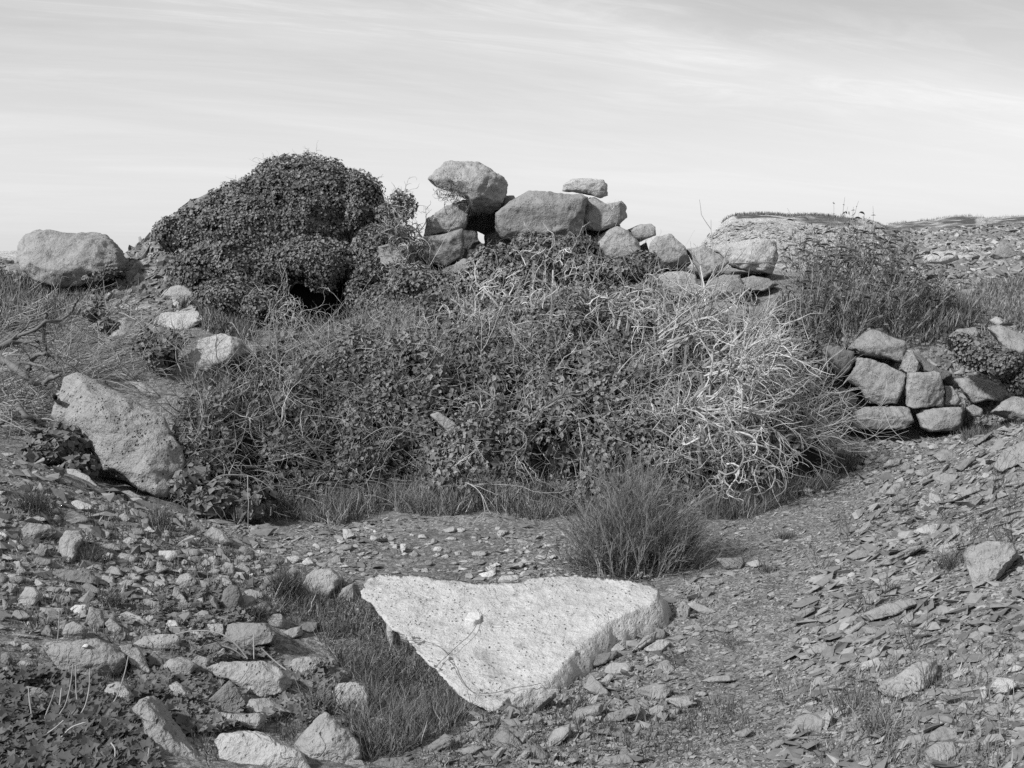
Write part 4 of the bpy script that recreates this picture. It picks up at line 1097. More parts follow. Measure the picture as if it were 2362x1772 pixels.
for p in ([(58, 42), (110, 13), (168, 20), (162, 48), (80, 60)], [(920, 192), (1010, 168), (1030, 195), (1000, 220), (930, 220)], [(1035, 232), (1060, 203), (1155, 198), (1175, 230), (1060, 250)], [(1160, 132), (1190, 98), (1255, 132), (1200, 150)], [(1326, 96), (1380, 73), (1395, 95), (1350, 112)], [(980, 147), (1030, 123), (1066, 135), (1010, 160)],
          [(190, 75), (220, 62), (240, 78), (210, 90)], [(220, 95), (260, 85), (285, 95), (240, 106)], [(300, 95), (330, 85), (352, 96), (320, 104)], [(645, 85), (670, 65), (700, 75), (670, 98)], [(690, 90), (730, 72), (755, 85), (710, 100)], [(880, 80), (930, 52), (975, 70), (930, 92)], [(450, 75), (480, 62), (500, 75), (470, 86)], [(520, 40), (545, 28), (575, 35), (550, 46)],
          [(1310, 22), (1350, 12), (1385, 18), (1340, 32)], [(1500, 50), (1530, 35), (1580, 45), (1540, 60)], [(590, 15), (620, 5), (645, 14), (615, 24)], [(800, 165), (830, 155), (865, 165), (830, 175)], [(400, 185), (430, 172), (455, 185), (425, 195)], [(205, 200), (230, 180), (262, 192), (240, 210)], [(1070, 55), (1100, 40), (1120, 55), (1090, 62)], [(745, 130), (780, 118), (810, 130), (770, 142)],
          [(1190, 60), (1215, 50), (1240, 62), (1210, 70)], [(1850, 235), (1870, 190), (1915, 170), (1900, 215)], [(1680, 205), (1720, 192), (1750, 205), (1710, 218)], [(80, 150), (120, 135), (150, 150), (110, 160)], [(1890, 215), (1950, 190), (1985, 200), (1930, 225)]):
    R('N', p, zone=zone, phi=30, name='stone', mat=('rock_light', 'rock', 'slab')[(p[0][0]) % 3])

# --- the great triangular slab of bleached stone
SL_TOP = [(215, 300), (240, 232), (270, 202), (340, 194), (540, 205), (740, 226), (900, 240), (1050, 250), (1190, 240), (1300, 212), (1500, 194), (1650, 214), (1800, 224), (1960, 262), (2000, 300), (1975, 360), (1900, 400), (1790, 440),
          (1690, 490), (1610, 555), (1520, 640), (1430, 735), (1345, 830), (1235, 888), (1100, 930), (1040, 1000), (985, 1025), (850, 955), (760, 875), (650, 765), (545, 655), (485, 585), (385, 505), (335, 440), (275, 370), (228, 335)]
SLN = np.array([-.03, -.17, 1.0])
SLN /= np.linalg.norm(SLN)
SLB = pt(750 + 985 * .38427, 1250 + 1025 * .38427, np.float64(4.33))


def slab_pt(x, y, up=0.0):
    d = rays(750 + np.asarray(x, float) * .38427, 1250 + np.asarray(y, float) * .38427)
    t = ((SLB - EYEV) @ SLN) / (d @ SLN)
    return EYEV + d * t[..., None] + SLN * up


def build_slab():
    # dense edge line, grid of points inside, side wall that swells out at the right and tucks in at the left
    P = np.array(SL_TOP, float)
    E = []
    for i in range(len(P)):
        a, b_ = P[i], P[(i + 1) % len(P)]
        k = max(1, int(np.linalg.norm(b_ - a) / 16))
        for j in range(k):
            E.append(a + (b_ - a) * j / k)
    E = np.array(E)
    e3 = np.concatenate([E / 55, np.zeros((len(E), 1))], 1)
    E = E + np.stack([fbm(e3, 3), fbm(e3 + 30, 3)], -1) * 11 + np.stack([fbm(e3 * 3.3, 2), fbm(e3 * 3.3 + 9, 2)], -1) * 6
    W = slab_pt(E[:, 0], E[:, 1])
    from mathutils.geometry import delaunay_2d_cdt
    rg = np.random.RandomState(3)
    G = np.stack(np.meshgrid(np.arange(205, 2010, 15.0), np.arange(190, 1030, 11.0)), -1).reshape(-1, 2)
    G = G + rg.uniform(-5, 5, G.shape)
    d = np.min(np.linalg.norm(G[:, None] - E[None], axis=2), 1)
    G = G[inpoly(G[:, 0], G[:, 1], SL_TOP) & (d > 8)]
    A2 = np.concatenate([E, G])
    co, _, tri, _, _, _ = delaunay_2d_cdt([Vector(p) for p in A2], [], [list(range(len(E)))], 1, 1e-5)
    W3 = slab_pt(np.array([p[0] for p in co]), np.array([p[1] for p in co]))
    bm = bmesh.new()
    bv = [bm.verts.new(p) for p in W3]
    ring = bv[:len(E)]
    W = W3[:len(E)]
    for t in tri:
        bm.faces.new([bv[i] for i in t])
    c = W.mean(0)
    prev = ring
    n = len(ring)
    for k, (dep, outw) in enumerate(((.012, .008), (.035, .028), (.07, .05), (.12, .07), (.18, .075), (.30, .06))):
        cur = []
        for i in range(n):
            tang = W[(i + 9) % n] - W[i - 9]
            o = np.cross(tang, SLN)
            o /= np.linalg.norm(o) + 1e-9
            if (W[i] - c) @ o < 0:
                o = -o
            right = max(0, min(1, (o[0] * .9 - o[1] * .35 + .1)))
            fac = -3.4 + 4.3 * right
            p = W[i] + o * outw * fac - np.array([0, 0, 1]) * dep
            cur.append(bm.verts.new(p))
        for i in range(n):
            j = (i + 1) % n
            bm.faces.new((prev[i], cur[i], cur[j], prev[j]))
        prev = cur
    bm.faces.new(prev)
    bmesh.ops.triangulate(bm, faces=bm.faces[:])
    bmesh.ops.recalc_face_normals(bm, faces=bm.faces[:])
    bm.verts.index_update()
    V = np.array([v.co for v in bm.verts])
    F = np.array([[v.index for v in f.verts] for f in bm.faces])
    nv = np.array([v.normal for v in bm.verts])
    bm.free()
    top_w = np.clip((nv @ SLN - .5) * 2, 0, 1)
    d = .016 * fbm(V * 3.1, 3) + .006 * fbm(V * 11, 3) + .004 * fbm(V * 34, 2)
    cell = pnoise(V * 17 + 40)
    d = d - .012 * np.clip(cell - .45, 0, 1) * top_w + (1 - top_w) * .03 * fbm(V * 9 + 3, 3)
    V = V + nv * d[:, None]
    org = np.array([c[0], c[1], V[:, 2].min()])
    me = np_mesh('stone_slab', V - org, F, M['slab'], None, True)
    return tag(link('stone_slab', me, None, org), 'great bleached triangular slab lying flat beside the path', 'stone slab')


build_slab()
cN = SHEET['N']


def loose_on_slab():
    pts = [(835, 502), (860, 450), (900, 438), (937, 455), (932, 492), (905, 508)]
    W = slab_pt(*np.array(pts).T, .012)
    c = W.mean(0)
    Q = np.concatenate([W - SLN * .02, c + (W - c) * .97 + SLN * .016, c + (W - c) * .75 + SLN * .022])
    org = np.array([c[0], c[1], Q[:, 2].min()])
    V, F = hull_mesh(Q - org, .008, 5, .1, 1, .6, 'stone', np.array([0, 0, 1.0]), 1)
    me = np_mesh('stone', V, F, M['chalk'], None, True)
    tag(link('stone', me, None, org), 'small pale stone lying alone on the triangular slab', 'stone')


loose_on_slab()

# labels of the many smaller stones: what each looks like and the marked stone it lies next to
WORDS = {'rock': 'grey', 'rock_dark': 'dark', 'rock_light': 'pale', 'pitted': 'pitted', 'slab': 'bright', 'slate': 'slaty'}
HEROES.append(('great triangular slab lying', 1160, 1440))
CUT = (' with', ' on', ' in', ' at', ' beside', ' behind', ' below', ' under', ' right', ' left', ' lying', ' lodged', ' bedded', ' among', ' across', ' running', ' resting', ' near', ' fringed', ' cut', ' half', ' standing', ' tucked', ' jutting', ' above', ' perched', ' squeezed', ' between', ' showing', ' wedged', ' balanced')


def short(lab):
    k = min([lab.find(c + ' ') for c in CUT if lab.find(c + ' ') > 0] + [len(lab)])
    return ' '.join(lab[:k].split()[:5])


def near_label(u, v, reach=1e9):
    best = min(HEROES, key=lambda t: (t[1] - u) ** 2 + 1.6 * (t[2] - v) ** 2)
    du, dv = u - best[1], v - best[2]
    if abs(du) > 1.2 * abs(dv):
        w = 'right of' if du > 0 else 'left of'
    else:
        w = 'in front of' if dv > 0 else 'behind'
    return w, short(best[0])


ORD = ['', 'second ', 'third ', 'fourth ', 'fifth ', 'sixth ', 'seventh ', 'eighth ', 'ninth ', 'tenth ', 'eleventh ', 'twelfth ']
_seen = {}
for o, mname, w, h, zn, um, vm, k in sorted(STONES, key=lambda t: -t[2]):
    ar = w / max(h, 1)
    shape = 'long thin' if ar > 2.6 else 'flat' if ar > 1.7 else 'upright' if ar < .85 else 'cornered' if k == 4 else 'blocky'
    sz = 'large' if w > 55 else 'small' if w < 26 else 'middling'
    where, who = near_label(um, vm)
    txt = '%s %s %s stone %s the %s' % (sz, WORDS[mname], shape, where, who)
    i = _seen.get(txt, 0)
    _seen[txt] = i + 1
    o['label'] = (ORD[min(i, 11)] + txt) if i else txt
# ------------------------------------------------------------------ plants: leaves, twigs, grass
def unit(a):
    return a / (np.linalg.norm(a, axis=-1, keepdims=True) + 1e-9)


def template(pts, tris):
    return np.array(pts, float), np.array(tris, int)


LEAF = template([(0, 0, 0), (-.42, .38, .10), (0, .5, -.02), (.42, .38, .10), (0, 1, -.06)], [(0, 2, 1), (0, 3, 2), (1, 2, 4), (2, 3, 4)])
LEAF2 = template([(0, 0, 0), (-.45, .42, .12), (.45, .42, .12), (0, 1, 0)], [(0, 3, 1), (0, 2, 3)])
LEAF_LONG = template([(0, 0, 0), (-.16, .45, .04), (.16, .45, .04), (0, 1, -.1)], [(0, 2, 1), (1, 2, 3)])
IVY5 = template([(0, 0, 0), (-.38, -.06, .05), (-.30, .20, .03), (-.60, .42, .07), (-.22, .55, .02), (0, 1.0, -.05), (.22, .55, .02), (.60, .42, .07), (.30, .20, .03), (.38, -.06, .05), (0, .4, -.03)],
                [(10, 0, 1), (10, 1, 2), (10, 2, 3), (10, 3, 4), (10, 4, 5), (10, 5, 6), (10, 6, 7), (10, 7, 8), (10, 8, 9), (10, 9, 0)])


def leaves(bag, P, N, size, tp, tone, rg, hang=.6, tilt=.55):
    n = len(P)
    if n == 0:
        return
    N = unit(N + rg.normal(size=(n, 3)) * tilt)
    t = rg.normal(size=(n, 3)) + np.array([0, 0, -hang * 2.2])
    t = unit(t - (t * N).sum(1, keepdims=True) * N)
    b = np.cross(t, N)
    T, F = tp
    wob = 1 + rg.normal(size=(n, len(T), 1)) * .10
    s = np.broadcast_to(size, (n,))[:, None, None]
    L = T[None] * wob
    L = L - np.array([0, .5, 0])
    V = P[:, None] + s * (L[..., 0:1] * b[:, None] + L[..., 1:2] * t[:, None] + L[..., 2:3] * N[:, None])
    FF = (F[None] + (np.arange(n) * len(T))[:, None, None]).reshape(-1, 3)
    bag.add(V.reshape(-1, 3), FF, np.repeat(np.broadcast_to(tone, (n,)), len(F)))


def tubes(bag, L, rad, tone, rg, sides=3):
    N, K, _ = L.shape
    if N == 0:
        return
    tan = np.empty_like(L)
    tan[:, 1:-1] = L[:, 2:] - L[:, :-2]
    tan[:, 0] = L[:, 1] - L[:, 0]
    tan[:, -1] = L[:, -1] - L[:, -2]
    tan = unit(tan)
    ref = unit(rg.normal(size=(N, 1, 3)))
    a = unit(np.cross(tan, ref))
    b = np.cross(tan, a)
    ang = np.arange(sides) * 2 * math.pi / sides
    rad = np.broadcast_to(rad, (N, K))
    V = L[:, :, None] + rad[..., None, None] * (np.cos(ang)[:, None] * a[:, :, None] + np.sin(ang)[:, None] * b[:, :, None])
    base = (np.arange(N) * K * sides)[:, None, None] + (np.arange(K - 1) * sides)[None, :, None]
    s = np.arange(sides)[None, None]
    s2 = (s + 1) % sides
    q = np.stack([base + s, base + s2, base + s2 + sides, base + s + sides], -1).reshape(-1, 4)
    F = np.concatenate([q[:, [0, 1, 2]], q[:, [0, 2, 3]]])
    per = (K - 1) * sides
    T = np.repeat(np.broadcast_to(tone, (N,)), per)
    bag.add(V.reshape(-1, 3), F, np.concatenate([T, T]))


def ribbons(bag, L, width, tone, rg):
    N, K, _ = L.shape
    if N == 0:
        return
    side = rg.normal(size=(N, 1, 3))
    side[..., 2] *= .2
    side = unit(side)
    w = np.broadcast_to(width, (N,))[:, None, None] * (1 - np.linspace(0, 1, K) ** 2)[None, :, None]
    V = np.stack([L - side * w, L + side * w], 2).reshape(-1, 3)
    base = (np.arange(N) * K * 2)[:, None] + (np.arange(K - 1) * 2)[None]
    q = np.stack([base, base + 1, base + 3, base + 2], -1).reshape(-1, 4)
    T = np.repeat(np.broadcast_to(tone, (N,)), K - 1)
    bag.add(V, np.concatenate([q[:, [0, 1, 2]], q[:, [0, 2, 3]]]), np.concatenate([T, T]))


def grow(P, D, length, K, wander, bias, rg, curl=0.0):
    n = len(P)
    out = np.empty((n, K + 1, 3))
    out[:, 0] = P
    d = unit(D)
    st = (np.broadcast_to(length, (n,)) / K)[:, None]
    ax = unit(rg.normal(size=(n, 3)))
    for k in range(K):
        out[:, k + 1] = out[:, k] + d * st
        d = unit(d + wander * rg.normal(size=(n, 3)) + np.asarray(bias) + curl * np.cross(d, ax))
    return out


def fork(L, per, lo, hi, spread, rg):
    """starts and directions of side shoots on strands L"""
    N, K, _ = L.shape
    i = np.repeat(np.arange(N), per)
    t = rg.uniform(lo, hi, len(i)) * (K - 1)
    k = np.minimum(t.astype(int), K - 2)
    f = (t - k)[:, None]
    P = L[i, k] * (1 - f) + L[i, k + 1] * f
    D = unit(unit(L[i, k + 1] - L[i, k]) + spread * unit(rg.normal(size=(len(i), 3))))
    return P, D, i


def bushy(bag, P, D, length, r0, rg, levels=(4, 3), K=7, wander=.28, bias=(0, 0, 0), spread=.9, tone=(.7, 1.3), curl=0.0, shrink=.62, sides=3):
    n = len(P)
    L = grow(P, D, length, K, wander, bias, rg, curl)
    ln = np.broadcast_to(length, (n,)).copy()
    rr = np.broadcast_to(r0, (n,)).copy()
    tn = rg.uniform(tone[0], tone[1], n)
    tubes(bag, L, rr[:, None] * np.linspace(1, .32, K + 1)[None], tn, rg, sides + (1 if K > 6 else 0))
    for per in levels:
        P, D, i = fork(L, per, .25, 1.0, spread, rg)
        ln = ln[i] * shrink * rg.uniform(.5, 1.15, len(i))
        rr = rr[i] * .62
        tn = np.clip(tn[i] * rg.uniform(.8, 1.2, len(i)), .3, 1.6)
        kc = max(3, K - 3)
        L = grow(P, D, ln, kc, wander * 1.25, bias, rg, curl * 1.25)
        tubes(bag, L, rr[:, None] * np.linspace(1, .4, kc + 1)[None], tn, rg, sides)


class Lumps:
    """a mass of foliage made of rounded lumps, given as picture centre, metres forward, picture radii and depth radius"""
    def __init__(self, rows, seed):
        a = np.array(rows, float)
        self.c = pt(a[:, 0], a[:, 1], a[:, 2])
        self.r = np.stack([a[:, 3] * a[:, 2] / FPX, a[:, 5], a[:, 4] * a[:, 2] / FPX], -1)
        self.seed = seed
        self.px = a[:, 3] * a[:, 4] * (a[:, 6] if a.shape[1] > 6 else 1)

    def rad(self, d, i):
        return 1 + .15 * fbm(d * 1.7 + self.seed + i * 7.1, 3) + .10 * fbm(d * 6 + i * 3.3, 2)

    def sample(self, n, rg, deep=.08, skin=.92):
        k = rg.choice(len(self.c), n, p=self.px / self.px.sum())
        d = unit(rg.normal(size=(n, 3)))
        d[:, 1] = np.where(d[:, 1] > .35, -d[:, 1], d[:, 1])
        P = np.empty((n, 3))
        for j in range(len(self.c)):
            m = k == j
            if m.any():
                P[m] = self.c[j] + d[m] * self.r[j] * self.rad(d[m], j)[:, None]
        N = unit(d / self.r[k])
        P = P - N * np.abs(rg.normal(size=(n, 1))) * deep
        ok = np.ones(n, bool)
        for j in range(len(self.c)):
            q = (P - self.c[j]) / self.r[j]
            ok &= ~((np.linalg.norm(q, axis=1) < skin * .9) & (k != j) & (self.px[j] > 0))
        ok &= P[:, 2] > H(P[:, 0], P[:, 1]) - .02
        return P[ok], N[ok]

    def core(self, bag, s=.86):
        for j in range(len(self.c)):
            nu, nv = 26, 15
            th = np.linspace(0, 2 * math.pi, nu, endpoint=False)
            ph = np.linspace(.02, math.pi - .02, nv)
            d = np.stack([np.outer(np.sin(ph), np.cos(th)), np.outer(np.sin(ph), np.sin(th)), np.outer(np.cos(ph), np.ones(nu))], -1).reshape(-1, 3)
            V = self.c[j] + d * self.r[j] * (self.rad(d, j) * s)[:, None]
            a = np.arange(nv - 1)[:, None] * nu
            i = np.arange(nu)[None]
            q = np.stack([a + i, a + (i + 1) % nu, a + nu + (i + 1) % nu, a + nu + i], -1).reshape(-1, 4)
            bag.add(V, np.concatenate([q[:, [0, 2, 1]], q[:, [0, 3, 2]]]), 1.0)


def ivy_mass(name, label, cat, rows, seed, n, size, tp=LEAF2, mat='ivy', tone=(.45, 1.5), deep=.07, twig=0, core=.86, group=None, hang=.6):
    rg = np.random.RandomState(seed)
    lp = Lumps(rows, seed)
    base = np.array([lp.c[:, 0].mean(), lp.c[:, 1].mean(), 0])
    base[2] = float(H(base[0:1], base[1:2])[0])
    root = thing(name, label, cat, base, group)
    P, N = lp.sample(n, rg, deep)
    hol = fbm(P * 2.8 + seed + 3, 3)
    kp = rg.uniform(-.42, .10, len(P)) < hol + .12
    P, N, hol = P[kp], N[kp], hol[kp]
    sz = rg.uniform(size[0], size[1], len(P)) * rg.lognormal(0, .22, len(P))
    cl = 1 + .45 * fbm(P * 3.5 + seed, 2) + .5 * fbm(P * 1.1 + seed, 2) + .5 * hol
    tn = np.clip(rg.lognormal(0, .32, len(P)) * cl, tone[0], tone[1])
    bag = Bag()
    leaves(bag, P, N + np.array([0, -.15, .25]), sz, tp, tn, rg, hang)
    tag(link('leaves', bag.mesh('leaves', M[mat], False, base), root), kind='stuff')
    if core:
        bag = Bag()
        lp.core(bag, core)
        link('shaded_inside', bag.mesh('shaded_inside', M['core'], True, base), root)  # near-black lumps behind the leaves, shade painted in their colour
    if twig:
        bag = Bag()
        P, N = lp.sample(twig, rg, .02)
        bushy(bag, P - N * .06, N + rg.normal(size=N.shape) * .7 + np.array([0, 0, .3]), rg.uniform(.10, .28, len(P)), .0035, rg, (2,), 5, .3, (0, 0, -.03), tone=(.5, 1.1))
        tag(link('stems', bag.mesh('stems', M['stem'], False, base), root), kind='stuff')
    return root


# --- the ivy-clad mound
ivy_mass('ivy_mound', 'great dark dome of ivy on the left with a black hollow beneath', 'ivy',
         [(705, 520, 13.9, 172, 166, .95, 1.3), (590, 550, 13.7, 160, 128, .85, 1), (470, 555, 13.5, 92, 82, .5, 1), (405, 540, 13.35, 50, 44, .35, 1), (480, 640, 13.0, 95, 80, .5, 1), (540, 690, 12.6, 90, 62, .5, 1), (610, 715, 12.35, 55, 50, .4, 1),
          (715, 600, 13.0, 118, 58, .5, 1), (620, 630, 13.0, 66, 66, .45, 1), (860, 620, 13.1, 62, 95, .5, 1), (838, 490, 13.65, 60, 95, .6, 1), (880, 700, 12.6, 62, 46, .4, 1), (745, 635, 12.85, 50, 44, .35, 1), (560, 610, 13.0, 90, 70, .5, 1), (830, 680, 12.75, 36, 50, .3, 1),
          (720, 690, 13.7, 130, 85, .6, 0)],  # last lump: leafless and near-black, paints the shade of the hollow
         21, 105000, (.022, .041), twig=260, deep=.06)
g = 'ivy creeping over the rock pile'
ivy_mass('ivy_clump', 'ivy heaped in front of the long squared block', 'ivy', [(1150, 610, 12.2, 72, 50, .4), (1240, 598, 12.3, 85, 48, .4), (1110, 650, 11.9, 70, 42, .35), (1200, 645, 12.0, 80, 45, .4), (1230, 560, 12.55, 50, 28, .22)], 31, 13000, (.026, .046), twig=140, group=g)
ivy_mass('ivy_clump', 'ivy on the slope below the blunt block and pointed boulder', 'ivy', [(1330, 585, 12.6, 60, 45, .3), (1345, 625, 12.2, 80, 40, .35), (1430, 625, 12.1, 70, 34, .3), (1480, 600, 12.5, 45, 22, .2)], 32, 10000, (.026, .046), twig=120, group=g)
ivy_mass('ivy_clump', 'ivy spilling down between the mound and the dark gap', 'ivy', [(960, 660, 12.1, 80, 48, .4), (1030, 665, 12.0, 60, 40, .35), (900, 740, 11.4, 80, 45, .4), (1000, 715, 11.5, 80, 40, .4), (820, 770, 11.2, 80, 36, .35)], 33, 13000, (.026, .048), twig=300, group=g)
ivy_mass('ivy_clump', 'dark ivy bush hanging against the left end of the tumbled wall', 'ivy', [(1800, 775, 11.1, 60, 56, .35), (1838, 825, 10.9, 58, 70, .35), (1815, 900, 10.7, 60, 50, .35), (1868, 880, 10.75, 32, 55, .25), (1755, 840, 10.9, 58, 68, .35)], 34, 14000, (.025, .044), tone=(.35, 1.2), twig=90, group='ivy on the wall')
ivy_mass('ivy_clump', 'dark ivy overhanging the stones right of the tumbled wall', 'ivy', [(2245, 815, 11.1, 42, 36, .3), (2300, 835, 10.95, 52, 40, .32), (2350, 870, 10.9, 40, 40, .3), (2215, 790, 11.3, 30, 26, .2)], 35, 8000, (.025, .044), tone=(.35, 1.2), group='ivy on the wall')
g = 'ivy patches on the left'
ivy_mass('ivy_clump', 'dark ivy in the hollow under the dead branches', 'ivy', [(140, 1030, 7.75, 70, 48, .3), (95, 1060, 7.6, 40, 40, .25), (190, 1075, 7.4, 40, 30, .2)], 36, 2600, (.045, .07), tone=(.25, .9), group=g)
ivy_mass('ivy_clump', 'ivy patch between the dead branches and the pale sunken boulder', 'ivy', [(375, 825, 9.7, 36, 36, .25), (340, 800, 9.9, 28, 20, .2), (400, 790, 10.0, 26, 20, .2)], 37, 1500, (.035, .055), tone=(.5, 1.8), twig=50, group=g)
ivy_mass('ivy_clump', 'light ivy patch below the huge skyline boulder', 'ivy', [(220, 722, 11.3, 34, 16, .15), (250, 752, 10.9, 28, 14, .15)], 38, 500, (.045, .07), tone=(1.0, 2.6), core=0, group=g)
ivy_mass('ivy_clump', 'dark leafy tangle at the foot of the huge skyline boulder', 'ivy', [(255, 628, 12.75, 32, 14, .15), (215, 642, 12.7, 26, 12, .15)], 39, 700, (.025, .045), tone=(.4, 1.2), core=0, group=g)
ivy_mass('ivy_clump', 'ivy at the right foot of the long leaning slab', 'ivy', [(440, 1120, 7.7, 46, 46, .25), (500, 1150, 7.6, 60, 46, .3), (580, 1160, 7.7, 60, 40, .3), (440, 1040, 8.0, 30, 60, .25)], 40, 3600, (.045, .075), tone=(.35, 1.2), twig=60, group=g)

# --- the bramble thicket
BP = [(500, 1165, 7.6), (650, 1150, 7.85), (900, 1125, 8.05), (1250, 1135, 8.0), (1500, 1150, 7.8), (1700, 1150, 7.9), (1850, 1060, 8.7), (1920, 1010, 9.8),
      (450, 1060, 7.9), (600, 1040, 8.05), (800, 1030, 8.2), (1000, 1000, 8.35), (1250, 1000, 8.25), (1450, 980, 8.2), (1650, 1000, 8.3), (1800, 980, 8.9),
      (430, 920, 8.5), (550, 900, 8.7), (750, 890, 8.7), (950, 880, 8.8), (1150, 850, 8.9), (1350, 830, 9.0), (1550, 850, 9.0), (1700, 860, 9.3), (1800, 900, 9.9),
      (600, 800, 10.0), (800, 790, 10.1), (1000, 770, 10.2), (1150, 740, 10.3), (1350, 710, 10.4), (1550, 735, 10.4), (1700, 770, 10.4),
      (680, 765, 11.1), (850, 750, 11.2), (1050, 715, 11.3), (1200, 672, 11.5), (1350, 648, 11.6), (1480, 668, 11.5), (1600, 712, 11.3), (1740, 770, 11.2),
      (700, 760, 12.3), (1000, 690, 12.4), (1250, 660, 12.5), (1500, 690, 12.4), (1750, 740, 12.3)]
_b = np.array(BP, float)
BH = RBF(pt(_b[:, 0], _b[:, 1], _b[:, 2]), 2e-2)
THICKET = [(420, 1150), (395, 960), (420, 850), (560, 790), (640, 735), (800, 745), (960, 715), (1100, 655), (1250, 625), (1400, 620), (1520, 640), (1640, 700), (1760, 740), (1830, 820), (1880, 900), (1900, 1000), (1800, 1080), (1690, 1170),
           (1560, 1190), (1300, 1150), (1150, 1165), (1000, 1125), (850, 1160), (700, 1150), (560, 1190)]


_bx = np.linspace(-3.4, 3.6, 400)
_by = np.linspace(7.0, 12.8, 340)
_X, _Y = np.meshgrid(_bx, _by, indexing='ij')
_P = np.stack([_X.ravel(), _Y.ravel(), np.zeros(_X.size)], -1)
_BUL = np.abs(pnoise(_P * 1.05 + 9)) * .62 + np.abs(pnoise(_P * 2.6 + 4)) * .26      # rounded clumps with creases between
_low = np.clip(1.25 - (_P[:, 1] - 9.6) / 2.2, .25, 1)
_BZ = (BH(_X, _Y) + (_BUL - .22) * _low - .10 * (1 - _low) + .12 * fbm(_P * .8 + 3, 2) + .09 * fbm(_P * 5 + 2, 2)).reshape(_X.shape)
# dark hollows where the canes part
_HOL = np.zeros(_X.shape)
for hu, hv, hr in ((900, 1075, 75), (1180, 850, 48), (1480, 790, 40), (610, 1140, 75), (1330, 1080, 50), (1690, 950, 42), (760, 960, 55), (1040, 930, 48), (1560, 900, 45), (820, 850, 45), (1250, 960, 40), (560, 1000, 45)):
    k_ = np.argmin((_b[:, 0] - hu) ** 2 + 3 * (_b[:, 1] - hv) ** 2)
    w_ = 1 / (((_b[:, 0] - hu) ** 2 + 3 * (_b[:, 1] - hv) ** 2) + 400)
    hy = (w_ ** 2 * _b[:, 2]).sum() / (w_ ** 2).sum()
    hx = (hu - 1181) / FPX * hy
    _HOL += np.exp(-(((_X - hx) / (hr * hy / FPX)) ** 2 + ((_Y - hy) / (.8 * hr * hy / FPX + .08)) ** 2))
_HOL = np.minimum(_HOL, 1)
_BZ = _BZ - .30 * _HOL


def hollow(x, y):
    i = np.clip(((x - _bx[0]) / (_bx[1] - _bx[0])).astype(int), 0, len(_bx) - 1)
    j = np.clip(((y - _by[0]) / (_by[1] - _by[0])).astype(int), 0, len(_by) - 1)
    return _HOL[i, j]


def bh(x, y):
    a = np.clip((x - _bx[0]) / (_bx[1] - _bx[0]), 0, len(_bx) - 1.001)
    b = np.clip((y - _by[0]) / (_by[1] - _by[0]), 0, len(_by) - 1.001)
    i, j = a.astype(int), b.astype(int)
    a, b = a - i, b - j
    return (_BZ[i, j] * (1 - a) + _BZ[i + 1, j] * a) * (1 - b) + (_BZ[i, j + 1] * (1 - a) + _BZ[i + 1, j + 1] * a) * b


def thicket_points(n, rg, poly):
    out_p, out_n = [], []
    got = 0
    while got < n:
        m = 30000
        x = rg.uniform(-3.2, 3.4, m)
        y = rg.uniform(7.2, 12.6, m)
        z = bh(x, y)
        e = .04
        gx = (bh(x + e, y) - z) / e
        gy = (bh(x, y + e) - z) / e
        area = np.sqrt(1 + gx * gx + gy * gy)
        u, v = proj(np.stack([x, y, z], -1))
        vis = np.clip((gy * 1.0 + .12) / 1.0, .12, 1)       # leaves face outward
        lod = (8.5 / y) ** 0.5
        ok = inpoly(u, v, poly) & (rg.uniform(0, 2.2, m) < area * vis * lod) & (z > H(x, y) + .0)
        out_p.append(np.stack([x, y, z], -1)[ok])
        out_n.append(unit(np.stack([-gx, -gy, np.ones(m)], -1))[ok])
        got += ok.sum()
    return np.concatenate(out_p)[:n], np.concatenate(out_n)[:n]


